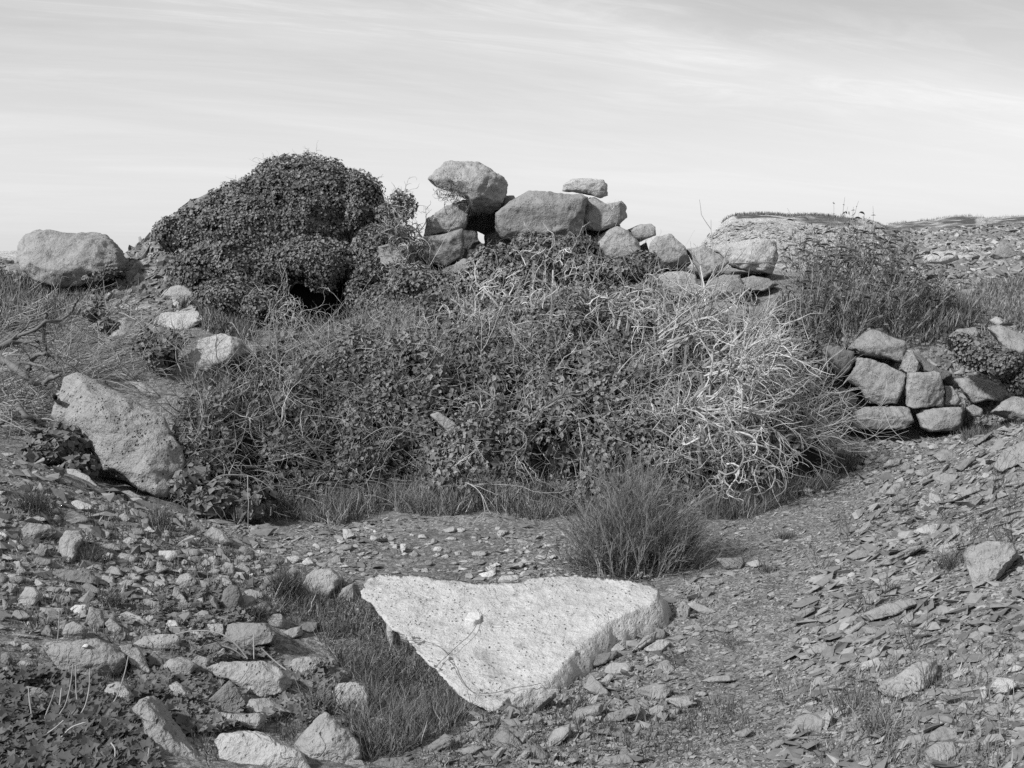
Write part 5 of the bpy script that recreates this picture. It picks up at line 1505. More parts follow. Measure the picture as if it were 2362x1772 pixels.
def thicket(name, label, poly, seed, nl, nt, size, tone, tw_tone, tw_len=(.12, .4), tw_r=(.002, .005), group='parts of the bramble thicket', mat='bramble', levels=(2,), long_stems=60):
    rg = np.random.RandomState(seed)
    P, N = thicket_points(max(nl, nt), rg, poly)
    base = P.mean(0)
    base[2] = float(H(base[0:1], base[1:2])[0])
    root = thing(name, label, 'bramble', base, group)
    if nl:
        p, n = P[:nl], N[:nl]
        p = p - n * np.abs(rg.normal(size=(nl, 1))) * .09 + n * .03
        cl = fbm(p * 2.6 + seed, 3)
        bul = np.abs(pnoise(P[:nl] * np.array([1, 1, 0]) * 1.05 + 9)) * .62 + np.abs(pnoise(P[:nl] * np.array([1, 1, 0]) * 2.6 + 4)) * .26
        keep = (rg.uniform(-.30, .36, nl) < cl + .20) & (rg.uniform(.02, .13, nl) < bul) & (rg.uniform(.25, 1.0, nl) > hollow(P[:nl, 0], P[:nl, 1]))
        p, n = p[keep], n[keep]
        tn = np.clip(rg.lognormal(0, .35, len(p)) * (.75 + .8 * cl[keep] + .5 * fbm(p * .9 + 4, 2) + 1.1 * bul[keep]), *tone)  # leaves in the creases get a darker tone as painted shade
        bag = Bag()
        leaves(bag, p, n + np.array([0, -.1, .2]), rg.uniform(size[0], size[1], len(p)) * rg.lognormal(0, .2, len(p)), LEAF2, tn, rg, .5, .6)
        tag(link('leaves', bag.mesh('leaves', M[mat], False, base), root), kind='stuff')
    bag = Bag()
    p, n = P[:nt], N[:nt]
    d = n * .5 + rg.normal(size=n.shape) * .75 + np.array([0, -.1, .25])
    bushy(bag, p - n * rg.uniform(.02, .22, (nt, 1)), d, rg.uniform(tw_len[0], tw_len[1], nt), rg.uniform(tw_r[0], tw_r[1], nt), rg, levels, 4, .30, (0, 0, -.02), tone=tw_tone, curl=.12)
    q = rg.choice(len(P), long_stems)
    bushy(bag, P[q] - N[q] * .05, N[q] * .3 + rg.normal(size=(long_stems, 3)) * np.array([1, .6, .5]), rg.uniform(.4, .9, long_stems), rg.uniform(.003, .006, long_stems), rg, (3,), 9, .16, (0, 0, -.05), tone=tw_tone, curl=.1)
    tag(link('stems', bag.mesh('stems', M['twig'], False, base), root), kind='stuff')
    return root


LEFT_T = [(430, 1160), (395, 960), (430, 900), (560, 880), (620, 800), (650, 740), (820, 745), (950, 730), (930, 1000), (1000, 1130), (850, 1160), (700, 1150), (560, 1190)]
MID_T = [(930, 740), (960, 715), (1100, 655), (1250, 625), (1400, 620), (1480, 690), (1480, 900), (1430, 1185), (1300, 1150), (1150, 1165), (1000, 1130), (930, 1000)]
RIGHT_T = [(1400, 620), (1520, 640), (1640, 700), (1760, 740), (1830, 820), (1880, 900), (1900, 1000), (1800, 1080), (1690, 1170), (1560, 1190), (1430, 1185), (1480, 900), (1480, 690)]
thicket('bramble_thicket', 'twiggy brambles left of the middle with grey leaves and thin stalks', LEFT_T, 51, 26000, 2200, (.026, .047), (.25, 1.5), (.3, .95), long_stems=90)
thicket('bramble_thicket', 'leafy middle of the thicket with small rounded leaves', MID_T, 52, 46000, 1300, (.027, .050), (.35, 1.7), (.4, 1.2), long_stems=80)
thicket('bramble_thicket', 'tangled right side of the thicket with many bare stems', RIGHT_T, 53, 17000, 1300, (.027, .048), (.3, 1.3), (.4, 1.15), (.2, .5), (.003, .006), long_stems=160)
BACK_T = [(640, 735), (700, 700), (830, 735), (960, 700), (1100, 655), (1250, 625), (1250, 660), (1100, 720), (950, 770), (800, 800), (640, 800)]
thicket('bramble_thicket', 'band of fine dry twigs under the ivy mound', BACK_T, 54, 4500, 1200, (.035, .06), (.4, 1.6), (.5, 1.2), (.12, .3), (.002, .004), long_stems=20)


def thicket_shade():
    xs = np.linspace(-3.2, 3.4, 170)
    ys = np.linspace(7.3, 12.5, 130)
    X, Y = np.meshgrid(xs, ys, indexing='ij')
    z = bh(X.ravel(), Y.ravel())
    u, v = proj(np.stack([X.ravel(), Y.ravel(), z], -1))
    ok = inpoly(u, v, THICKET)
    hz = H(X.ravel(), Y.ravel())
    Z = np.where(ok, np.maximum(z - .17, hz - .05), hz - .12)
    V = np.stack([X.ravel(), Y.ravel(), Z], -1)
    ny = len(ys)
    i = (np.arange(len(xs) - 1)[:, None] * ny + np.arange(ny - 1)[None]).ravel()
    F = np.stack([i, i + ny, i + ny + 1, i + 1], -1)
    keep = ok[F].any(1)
    me = np_mesh('shade_core', V, F[keep], M['core'], np.ones(keep.sum()), True)  # near-black sheet under the leaves, its colour stands for deep shade
    tag(link('shade_core', me), 'near-black sheet standing for the shade deep inside the thicket', 'undergrowth', kind='stuff')


thicket_shade()


# --- bleached dead shrubs
def dead_shrub(label, u, v, Y, n, length, aim, spread, r0, seed, levels=(4, 3), tone=(.55, 1.35), wander=.22, curl=.25, bias=(0, 0, 0), group='bleached dead shrubs', name='dead_shrub', K=8, jitter=.06, mat='twig', shrink=.62, stock=True):
    rg = np.random.RandomState(seed)
    c = pt(u, v, np.float64(Y))
    base = np.array([c[0], c[1], float(H(c[0:1], c[1:2])[0])])
    root = thing(name, label, 'dead shrub', base, group)
    P = c + rg.normal(size=(n, 3)) * jitter
    D = unit(np.asarray(aim, float)) + spread * unit(rg.normal(size=(n, 3)))
    bag = Bag()
    bushy(bag, P, D, rg.uniform(length * .6, length * 1.1, n), rg.uniform(r0 * .6, r0, n), rg, levels, K, wander, bias, .75, tone, curl, shrink)
    # the stock it grows from, down to the soil
    k = max(3, n // 8)
    S = np.linspace(0, 1, 6)[None, :, None]
    st = base + rg.normal(size=(k, 3)) * np.array([.08, .08, 0])
    L = st[:, None] * (1 - S) + P[:k, None] * S + rg.normal(size=(k, 6, 3)) * .015
    if stock:
        tubes(bag, L, np.full((k, 6), r0 * 1.3), .8, rg, 4)
    tag(link('branches', bag.mesh('branches', M[mat], False, base), root), kind='stuff')
    return root


dead_shrub('white dead branches fanning out to the right over the thicket', 1620, 930, 8.45, 30, .74, (1, -.25, .05), .75, .0115, 61, (4, 4), wander=.16, curl=.2)
dead_shrub('pale springy branches arching below the ivy by the wall', 1640, 850, 8.8, 30, .66, (1, -.2, .25), .55, .010, 62, (4, 4), wander=.14, curl=.12)
dead_shrub('white looping branches crowning the top of the thicket', 1440, 700, 10.2, 11, .42, (.2, -.3, .5), 1.1, .014, 63, (4, 2), wander=.28, curl=.5, bias=(0, 0, -.04))
dead_shrub('straight pale branches reaching up towards the round-topped boulder', 1540, 780, 9.5, 16, .75, (.75, -.1, .55), .4, .014, 64, (4, 2), wander=.12, curl=.08)
dead_shrub('thin upright twigs along the top left edge of the thicket', 1120, 735, 10.5, 55, .24, (.1, -.3, .8), .7, .0085, 65, (3, 2), tone=(.8, 1.5), wander=.2, curl=.1, jitter=.22)
dead_shrub('dense pale twigs on the crest of the thicket', 1270, 690, 10.8, 55, .24, (.2, -.2, .8), .8, .0095, 66, (3, 2), tone=(.8, 1.6), wander=.2, curl=.1, jitter=.25)
dead_shrub('veil of fine pale twigs over the upper middle of the thicket', 1230, 770, 9.8, 50, .32, (.1, -.4, .6), .9, .006, 75, (3, 2), tone=(.7, 1.4), wander=.2, curl=.12, jitter=.3)
dead_shrub('veil of fine pale twigs over the upper right of the thicket', 1500, 780, 9.6, 50, .34, (.3, -.4, .6), .9, .0065, 76, (3, 2), tone=(.7, 1.4), wander=.2, curl=.12, jitter=.28)
dead_shrub('forked grey branch in the middle of the thicket', 1200, 960, 8.1, 7, .6, (.1, -.3, .6), .9, .010, 67, (4, 3), tone=(.35, .75), wander=.2, curl=.2, stock=False)
dead_shrub('bare twigs rising in front of the pale sunken boulder', 470, 960, 8.2, 24, .38, (.1, -.1, .9), .5, .007, 68, (3, 3), wander=.18, curl=.05, tone=(.5, 1.0), jitter=.12)
dead_shrub('small bent shrub of pale twigs before the black hollow', 660, 745, 11.3, 26, .42, (.35, -.2, .8), .55, .007, 69, (4, 2), wander=.25, curl=.3, jitter=.1)
dead_shrub('tangle of looped stems low on the right of the thicket', 1640, 1040, 8.1, 40, .55, (.2, -.5, -.1), 1.3, .012, 70, (4, 2), wander=.3, curl=.6, jitter=.18)
dead_shrub('long bare sprays trailing onto the path by the wall', 1760, 1010, 8.8, 14, .7, (1, -.2, -.05), .35, .007, 71, (4, 2), wander=.12, curl=.1, tone=(.5, .95))
dead_shrub('knotted grey shrub growing left of the balanced boulder', 925, 560, 12.75, 20, .5, (-.1, -.15, .8), .75, .017, 72, (5, 4), wander=.4, curl=.45, tone=(.45, .8), mat='twig', shrink=.55)
dead_shrub('wiry twigs clinging to the left face of the balanced boulder', 1035, 455, 12.5, 20, .32, (.3, -.1, .8), .8, .007, 73, (4, 3), wander=.35, curl=.4, tone=(.35, .65), shrink=.6, stock=False)
dead_shrub('exposed roots spreading below the knotted grey shrub', 930, 610, 12.4, 16, .5, (.2, -.4, -.6), .8, .016, 74, (4, 2), wander=.35, curl=.4, tone=(.55, 1.0))
ivy_mass('ivy_clump', 'ivy tuft behind the knotted grey shrub', 'ivy', [(925, 475, 13.1, 40, 36, .3), (895, 500, 13.2, 32, 36, .3)], 41, 2600, (.028, .05), core=0, deep=.14, twig=60, tone=(.4, 1.2), group='ivy creeping over the rock pile')

# --- heap of cut branches at the left edge
rg = np.random.RandomState(80)


def poly_branch(name, label, sheet, pts, Y, r, seed, tone=.8, group='thick branches of the left brushwood heap', twigs=3):
    ox, oy, s = SHEET[sheet]
    a = np.array(pts, float)
    t = np.linspace(0, len(a) - 1, (len(a) - 1) * 4 + 1)
    uu = np.interp(t, np.arange(len(a)), ox + a[:, 0] * s)
    vv = np.interp(t, np.arange(len(a)), oy + a[:, 1] * s)
    g_ = np.random.RandomState(seed)
    yy = np.minimum(Y + .12 * np.sin(t * 1.3 + seed), hit(uu, vv)[:, 1] - .16 - r * 2)
    L = pt(uu, vv, yy)
    L = (np.concatenate([L[:1], L[:-1]]) + L + np.concatenate([L[1:], L[-1:]])) / 3 + g_.normal(size=L.shape) * r * .2
    org = L[np.argmin(L[:, 2])].copy()
    bag = Bag()
    tubes(bag, L[None] - org, r * np.linspace(1, .55, len(L))[None] * (1 + .12 * g_.normal(size=(1, len(L)))), tone, g_, 7)
    if twigs:
        P, D, i = fork(L[None] - org, twigs * 3, .2, 1, .9, g_)
        bushy(bag, P, D, g_.uniform(.08, .3, len(P)), r * .3, g_, (2,), 6, .2, tone=(tone * .7, tone * 1.2))
    me = bag.mesh(name, M['stem'], True)
    return tag(link(name, me, None, org), label, 'branch', group)


poly_branch('dead_branch', 'longest grey branch rising to the right from the left edge', 'A', [(-40, 1300), (180, 1190), (330, 1130), (390, 1070), (500, 1080), (600, 1010), (640, 930), (665, 890)], 9.3, .017, 1)
poly_branch('dead_branch', 'thick straight log with a sawn end in the brushwood', 'A', [(-60, 1350), (120, 1470), (240, 1550), (352, 1635)], 8.9, .034, 2, .9, twigs=0)
poly_branch('dead_branch', 'crooked branch with a hooked tip above the dark hollow', 'G', [(150, 490), (180, 560), (290, 625), (350, 650), (392, 695)], 8.5, .026, 3, .9, twigs=1)
poly_branch('dead_branch', 'curved branch sweeping in low from the left edge', 'G', [(-40, 660), (100, 620), (170, 560), (330, 560), (480, 505)], 8.7, .016, 4)
poly_branch('dead_branch', 'thin branch hanging down over the dark hollow', 'G', [(350, 690), (372, 790), (320, 900), (265, 985)], 8.3, .012, 5, 1.0, twigs=1)
poly_branch('dead_branch', 'broken stub leaning on the long leaning slab', 'G', [(470, 425), (500, 490), (545, 565)], 7.9, .022, 6, 1.0, twigs=0)
poly_branch('dead_branch', 'bent branch like an elbow in the brushwood', 'A', [(240, 1490), (260, 1420), (330, 1350), (400, 1345), (430, 1380)], 9.0, .022, 7)
poly_branch('dead_branch', 'slim branch lying across the brushwood', 'A', [(150, 1425), (300, 1440), (400, 1475), (465, 1515)], 8.9, .015, 8)
poly_branch('dead_branch', 'short thick branch end behind the top of the leaning slab', 'A', [(375, 1600), (440, 1560), (515, 1530)], 8.8, .026, 9, .9, twigs=0)
poly_branch('dead_branch', 'straight pole slanting up at the left edge', 'A', [(60, 1260), (160, 1180), (285, 1055)], 9.5, .014, 10)
poly_branch('dead_branch', 'upright forked branch in the brushwood', 'A', [(400, 1000), (375, 1150), (370, 1240), (385, 1310)], 9.3, .015, 11)
poly_branch('dead_branch', 'dark branch lying flat near the left edge', 'A', [(-40, 1310), (100, 1255), (230, 1245), (340, 1250)], 9.2, .024, 12, .6)
poly_branch('dead_branch', 'long thin pole pointing up and right below the skyline boulder', 'A', [(60, 1120), (300, 1070), (450, 990), (570, 920)], 10.2, .007, 13, .5, twigs=1)


def brushwood():
    rg = np.random.RandomState(81)
    n = 1100
    u = rg.uniform(-80, 420, n)
    v = rg.uniform(700, 990, n)
    ok = inpoly(u, v, [(-80, 720), (130, 690), (260, 700), (330, 760), (420, 830), (330, 870), (150, 880), (120, 960), (60, 1010), (-80, 1010)])
    u, v = u[ok], v[ok]
    Y = hit(u, v)[:, 1] - .04 - np.abs(rg.normal(size=len(u))) * .22
    P = pt(u, v, Y)
    base = P.mean(0)
    base[2] = float(H(base[0:1], base[1:2])[0])
    D = np.stack([rg.normal(size=len(u)) * .6 + .7, rg.normal(size=len(u)) * .4, rg.normal(size=len(u)) * .35 + .15], -1)
    bag = Bag()
    bushy(bag, P - base, D, rg.uniform(.2, .6, len(u)), rg.uniform(.003, .007, len(u)), rg, (2, 1), 6, .14, (0, 0, -.02), tone=(.6, 2.2), curl=.08)
    root = thing('brushwood_heap', 'heap of thin cut twigs at the left edge', 'brushwood', base)
    tag(link('twigs', bag.mesh('twigs', M['stem'], False), root), kind='stuff')


brushwood()

# --- broom bush by the path
def broom():
    rg = np.random.RandomState(90)
    c = hit(1455, 1315)[0]
    root = thing('broom_bush', 'round feathery bush of green stems beside the path', 'bush', c)
    n = 420
    a = rg.uniform(0, 2 * math.pi, n)
    lean = np.abs(rg.normal(size=n)) * .36
    P = np.stack([rg.normal(size=n) * .15, rg.normal(size=n) * .12, np.zeros(n)], -1)
    D = np.stack([np.cos(a) * lean + .10 + P[:, 0] * 1.6, np.sin(a) * lean, np.ones(n)], -1)
    bag = Bag()
    bushy(bag, P, D, rg.uniform(.14, .60, n) * np.clip(1.2 - np.abs(P[:, 0]) / .4, .4, 1), rg.uniform(.002, .004, n), rg, (5, 3), 6, .13, (.01, 0, .01), .5, (.7, 2.2), 0, .5)
    # trailing skirt
    n2 = 160
    a = rg.uniform(0, 2 * math.pi, n2)
    D = np.stack([np.cos(a) * 1.1, np.sin(a) * .9, np.full(n2, .35)], -1)
    bushy(bag, P[:n2], D, rg.uniform(.14, .34, n2), .0025, rg, (4, 3), 6, .12, (0, 0, -.01), .5, (.4, 1.2), 0, .5)
    tag(link('stems', bag.mesh('stems', M['broom'], False), root), kind='stuff')


broom()


# --- tall shrub with drooping seed heads behind the wall
def seed_shrub():
    rg = np.random.RandomState(91)
    n = 26
    bu = rg.uniform(1850, 2160, n)
    bY = rg.uniform(11.7, 13.2, n)
    bx = rays(bu, np.full(n, 760.))[:, 0] * bY
    B = np.stack([bx, bY, H(bx, bY)], -1)
    org = B.mean(0)
    root = thing('seeding_shrub', 'tall grey shrub with dark drooping seed heads behind the wall', 'shrub', org)
    P = np.repeat(B, 10, 0) + rg.normal(size=(n * 10, 3)) * .04 - org
    m = len(P)
    D = np.stack([rg.normal(size=m) * .5 + .12, rg.normal(size=m) * .3 - .1, np.ones(m)], -1)
    ln = rg.uniform(.34, .74, m) * np.repeat(np.clip(1.15 - np.abs(bu - 1930) / 420, .5, 1.1), 10)
    L = grow(P, D, ln, 8, .09, (0, 0, .01), rg)
    bag = Bag()
    tubes(bag, L, .0045 * np.linspace(1, .5, 9)[None], rg.uniform(.7, 1.7, m), rg)
    Pc, Dc, i = fork(L, 6, .2, .95, .6, rg)
    L2 = grow(Pc, Dc, ln[i] * .4, 4, .12, (0, 0, .03), rg)
    tubes(bag, L2, .003 * np.linspace(1, .5, 5)[None], rg.uniform(.7, 1.6, len(i)), rg)
    tag(link('stems', bag.mesh('stems', M['stem'], False), root), kind='stuff')
    bag = Bag()
    Pl, Dl, i = fork(L2, 2, .1, 1, .9, rg)
    leaves(bag, Pl, Dl + rg.normal(size=Dl.shape), rg.uniform(.03, .07, len(Pl)), LEAF_LONG, rg.uniform(.7, 1.7, len(Pl)), rg, .3, .8)
    tag(link('leaves', bag.mesh('leaves', M['broom'], False), root), kind='stuff')
    ends = np.concatenate([L[rg.uniform(size=m) < .55][:, -1], L2[rg.uniform(size=len(L2)) < .16][:, -1]])
    k = len(ends)
    D = np.stack([rg.normal(size=k) * .6 + .9, rg.normal(size=k) * .3, rg.uniform(.1, .9, k)], -1)
    Lh = grow(ends, D, rg.uniform(.07, .15, k), 6, .05, (.02, 0, -.22), rg)
    bag = Bag()
    tubes(bag, Lh, np.array([.003, .009, .012, .012, .010, .006, .001])[None] * rg.uniform(.6, 1.2, (k, 1)), rg.uniform(.3, .6, k), rg, 3)
    tag(link('seed_heads', bag.mesh('seed_heads', M['broom'], False), root), kind='stuff')


seed_shrub()


# --- grass
def blades(P, h, lean, rg, K=3):
    n = len(P)
    D = np.stack([rg.normal(size=n) * lean, rg.normal(size=n) * lean, np.ones(n)], -1)
    return grow(P, D, h, K, .16, np.stack([rg.normal(size=n) * .12, rg.normal(size=n) * .12, np.full(n, -.10)], -1), rg)


def region_ground(poly, n, rg, Yr=(3, 13), uv=False):
    """points of the open ground that show inside a part of the picture"""
    us = [p[0] for p in poly]
    out = []
    got = 0
    tries = 0
    while got < n and tries < 60:
        tries += 1
        m = 20000
        r = np.exp(rg.uniform(math.log(Yr[0]), math.log(Yr[1]), m))
        x = (rg.uniform(min(us), max(us), m) - 1181) / FPX * r * 1.02
        z = H(x, r)
        Q = np.stack([x, r, z], -1)
        u, v = proj(Q)
        ok = inpoly(u, v, poly)
        for ol in OUTLINES:
            lo, hi = ol.min(0), ol.max(0)
            if hi[0] - lo[0] < 40 or hi[0] < min(us) or lo[0] > max(us):
                continue
            box = ok & (u > lo[0]) & (u < hi[0]) & (v > lo[1]) & (v < hi[1])
            ii = np.where(box)[0]
            if len(ii):
                ok[ii[inpoly(u[ii], v[ii], ol)]] = False
        out.append(Q[ok])
        got += ok.sum()
    Q = np.concatenate(out)
    return Q[rg.permutation(len(Q))[:n]]


def grass_patch(label, poly, n, h, seed, tone=(.6, 1.6), Yr=(3, 13), w=(.0012, .003), clump=.5, lean=.35, mat='grass'):
    rg = np.random.RandomState(seed)
    Q = region_ground(poly, n, rg, Yr)
    cl = fbm(Q * 2.2 + seed, 3)
    Q = Q[rg.uniform(-.5, .5, len(Q)) < cl + .2 + (1 - clump) * .3]
    hh = rg.uniform(h[0], h[1], len(Q)) * (1 + .6 * fbm(Q * 1.7 + 3 + seed, 2))
    org = Q.mean(0)
    bag = Bag()
    dist = Q[:, 1]
    straw = np.where(rg.uniform(size=len(Q)) < .18, 1.9, 1.0)
    ribbons(bag, blades(Q - org, hh, lean, rg), rg.uniform(w[0], w[1], len(Q)) * np.clip(dist / 6, .8, 2.2) * rg.lognormal(0, .3, len(Q)), rg.uniform(tone[0], tone[1], len(Q)) * straw * (1 + .4 * fbm(Q * 3, 2)), rg)
    return tag(link('grass', bag.mesh('grass', M[mat], False), None, org), label, 'grass', kind='stuff')


grass_patch('rough grass along the front of the thicket', [(540, 1150), (900, 1110), (1330, 1110), (1350, 1180), (1240, 1205), (1120, 1180), (1000, 1195), (900, 1180), (780, 1215), (640, 1195), (540, 1215)], 10500, (.07, .24), 101, (.7, 1.7), Yr=(6.8, 8.8), lean=.5)
grass_patch('long grass growing between the rubble and the triangular slab', [(640, 1330), (800, 1350), (880, 1420), (960, 1500), (1090, 1650), (1000, 1710), (870, 1772), (780, 1720), (820, 1580), (720, 1460), (620, 1400)], 8500, (.04, .14), 102, (.35, 1.35), Yr=(3.4, 6.4), lean=.6)
grass_patch('turf on the left plateau around the huge skyline boulder', [(-40, 640), (120, 650), (260, 650), (240, 700), (180, 730), (120, 770), (-40, 770)], 6000, (.06, .18), 103, (.6, 1.6), Yr=(10, 15.5), w=(.002, .004))
grass_patch('low growth at the right foot of the thicket', [(1600, 1120), (1780, 1060), (1900, 1030), (1990, 1075), (1900, 1130), (1720, 1200), (1620, 1200)], 7000, (.06, .2), 104, (.35, 1.1), Yr=(7, 9.6))
grass_patch('thin grass and weeds among the left rubble', [(0, 1150), (300, 1180), (560, 1230), (680, 1300), (620, 1420), (560, 1560), (300, 1500), (0, 1450)], 3200, (.03, .08), 105, (.4, 1.4), Yr=(4.2, 7.2), clump=1.2)
grass_patch('dark herbs at the bottom left among the boulders', [(0, 1500), (500, 1540), (800, 1620), (880, 1772), (0, 1772)], 5000, (.02, .05), 106, (.3, 1.0), Yr=(3.1, 4.8), clump=1)
grass_patch('turf and herbs at the right edge below the tumbled wall', [(2230, 940), (2362, 960), (2362, 1010), (2230, 1020), (2180, 1000)], 2500, (.05, .15), 107, (.3, .9), Yr=(9, 11.5))
grass_patch('sparse weeds on the lower right bank', [(1750, 1560), (2000, 1540), (2362, 1450), (2362, 1772), (1900, 1772)], 2600, (.02, .08), 108, (.6, 1.5), Yr=(3.1, 4.8), clump=1.3)
grass_patch('dark weeds between the slates in front of the slab tip', [(1000, 1690), (1120, 1600), (1350, 1560), (1700, 1620), (1750, 1700), (1500, 1772), (950, 1772)], 3500, (.02, .06), 109, (.3, 1.0), Yr=(3.3, 4.8), clump=1.1)
grass_patch('grass fringe on the distant right scree', [(2040, 700), (2362, 640), (2362, 800), (2150, 800), (2040, 780)], 5000, (.05, .16), 110, (.5, 1.4), Yr=(11.5, 19), w=(.002, .004))
grass_patch('grass growing behind and between the wall stones', [(1780, 700), (2240, 700), (2240, 800), (1780, 800)], 6000, (.08, .25), 111, (.6, 1.4), Yr=(11.7, 15), w=(.002, .004))
grass_patch('dry grass at the foot of the ivy mound', [(380, 600), (480, 640), (600, 760), (560, 800), (420, 740)], 4500, (.06, .2), 112, (.6, 1.4), Yr=(10, 13.6), w=(.002, .004))


def hill_grass(label, u0, u1, Y0, Y1, n, h, seed):
    rg = np.random.RandomState(seed)
    y = rg.uniform(Y0, Y1, n)
    x = (rg.uniform(u0, u1, n) - 1181) / FPX * y
    Q = np.stack([x, y, H(x, y)], -1)
    Q = Q[fbm(Q * .9, 3) > rg.uniform(-.25, .2, n)]
    n = len(Q)
    org = Q.mean(0)
    bag = Bag()
    ribbons(bag, blades(Q - org, rg.uniform(h * .5, h, n), .4, rg, 3), .008, rg.uniform(.7, 1.5, n), rg)
    tag(link('turf', bag.mesh('turf', M['grass'], False), None, org), label, 'turf', kind='stuff')


hill_grass('turf cap on the pale scree hill', 1660, 2040, 26.2, 29.5, 9000, .12, 120)
hill_grass('turf on the crest of the farthest hill', 2040, 2400, 45, 49, 6000, .22, 121)

# --- separate grass tufts
TUFTS = [('tall grass tuft against the middle of the thicket', 1110, 1165, .34, 420, 1.2), ('grass tuft at the left front of the thicket', 790, 1190, .26, 300, 1.0), ('wispy tuft beside the blocky stone left of the slab', 660, 1370, .20, 380, .8),
         ('spiky pale tuft among the left foreground boulders', 735, 1640, .17, 160, 1.3), ('grass tuft on the path edge below the bush', 1770, 1320, .07, 120, .7), ('little tuft on the path in front of the slates', 1810, 1245, .08, 140, .7),
         ('pale tuft low on the right bank', 2030, 1690, .14, 170, 1.5), ('grass tuft on the left earth bank', 80, 1180, .20, 260, .9), ('tuft beside the long leaning slab', 370, 1215, .2, 180, 1.2), ('dark tuft beside the squared block', 590, 1425, .12, 200, .6),
         ('tuft at the edge of the bank below the wall', 1900, 1130, .16, 220, 1.1), ('tuft in the left rubble', 255, 1395, .12, 160, 1.1), ('grass tuft in front of the honeycombed stone', 900, 1690, .16, 260, 1.2), ('tuft at the foot of the upright wedge', 210, 1300, .15, 160, .6),
         ('faded tuft beside the biggest block in the right bank', 2190, 1310, .14, 160, .9)]
for i, (lab, u, v, h, n, tn) in enumerate(TUFTS):
    rg = np.random.RandomState(200 + i)
    c = hit(u, v)[0]
    P = rg.normal(size=(n, 3)) * np.array([.032, .032, 0])
    bag = Bag()
    ribbons(bag, blades(P, rg.uniform(h * .4, h * 1.1, n), .42, rg, 5), rg.uniform(.001, .0026, n), tn * rg.uniform(.6, 1.3, n), rg)
    tag(link('grass_tuft', bag.mesh('grass_tuft', M['grass'], False), None, c), lab, 'grass tuft', 'grass tufts')


# --- ivy leaves carpeting the ground at the lower left
def ivy_carpet(label, poly, n, size, seed, tone, Yr, lift=.03):
    rg = np.random.RandomState(seed)
    Q = region_ground(poly, n, rg, Yr)
    cl = fbm(Q * 3 + seed, 2)
    Q = Q[rg.uniform(-.5, .5, len(Q)) < cl + .35]
    Q[:, 2] += rg.uniform(.0, lift, len(Q))
    org = Q.mean(0)
    bag = Bag()
    leaves(bag, Q - org, np.tile([0, -.25, 1.0], (len(Q), 1)), rg.uniform(size[0], size[1], len(Q)), IVY5, np.clip(rg.lognormal(0, .3, len(Q)), *tone), rg, .25, .38)
    root = tag(link('ground_ivy', bag.mesh('ground_ivy', M['ivy'], False), None, org), label, 'ivy', kind='stuff')
    return root


ivy_carpet('carpet of large ivy leaves in the bottom left corner, darkened for shade', [(-60, 1540), (130, 1560), (260, 1590), (420, 1600), (440, 1700), (360, 1800), (-60, 1800)], 3600, (.03, .055), 130, (.15, .55), (3.1, 4.6))  # leaf tone lowered to paint the shade over this corner
ivy_carpet('ivy leaves running between the left foreground boulders', [(280, 1530), (420, 1530), (560, 1600), (640, 1660), (560, 1690), (460, 1700), (380, 1640)], 1300, (.025, .042), 131, (.35, 1.0), (3.5, 4.7))
ivy_carpet('ivy leaves around the squared block and rough upright stone', [(380, 1380), (520, 1350), (620, 1460), (640, 1540), (560, 1560), (420, 1520), (340, 1440)], 900, (.02, .035), 132, (.35, 1.0), (4.4, 5.8))
ivy_carpet('ivy leaves in the grass by the crumbling pitted stone', [(640, 1530), (760, 1530), (800, 1620), (700, 1680), (620, 1600)], 700, (.03, .05), 133, (.4, 1.1), (3.9, 5.0))


# --- single dead stalks and bramble runners
def stalk(label, pts, r, tone, name='dead_stalk', group='dead stalks in the bottom left corner', sheet='L', cat='stalk'):
    ox, oy, s = SHEET[sheet]
    a = np.array(pts, float)
    u, v = ox + a[:, 0] * s, oy + a[:, 1] * s
    k = np.argmax(v)
    B = hit(u[k], min(v[k], 1765))[0]
    t = np.linspace(0, len(a) - 1, (len(a) - 1) * 4 + 1)
    L = pt(np.interp(t, np.arange(len(a)), u), np.interp(t, np.arange(len(a)), v), B[1] - .05 * t / len(a))
    L = (np.concatenate([L[:1], L[:-1]]) + L + np.concatenate([L[1:], L[-1:]])) / 3
    bag = Bag()
    g_ = np.random.RandomState(int(u[0]))
    tubes(bag, L[None] - B, r * np.linspace(.7, 1.1, len(L))[None] * (1 + .15 * g_.normal(size=(1, len(L)))), tone, g_, 5)
    tag(link(name, bag.mesh(name, M['twig'], True), None, B), label, cat, group)


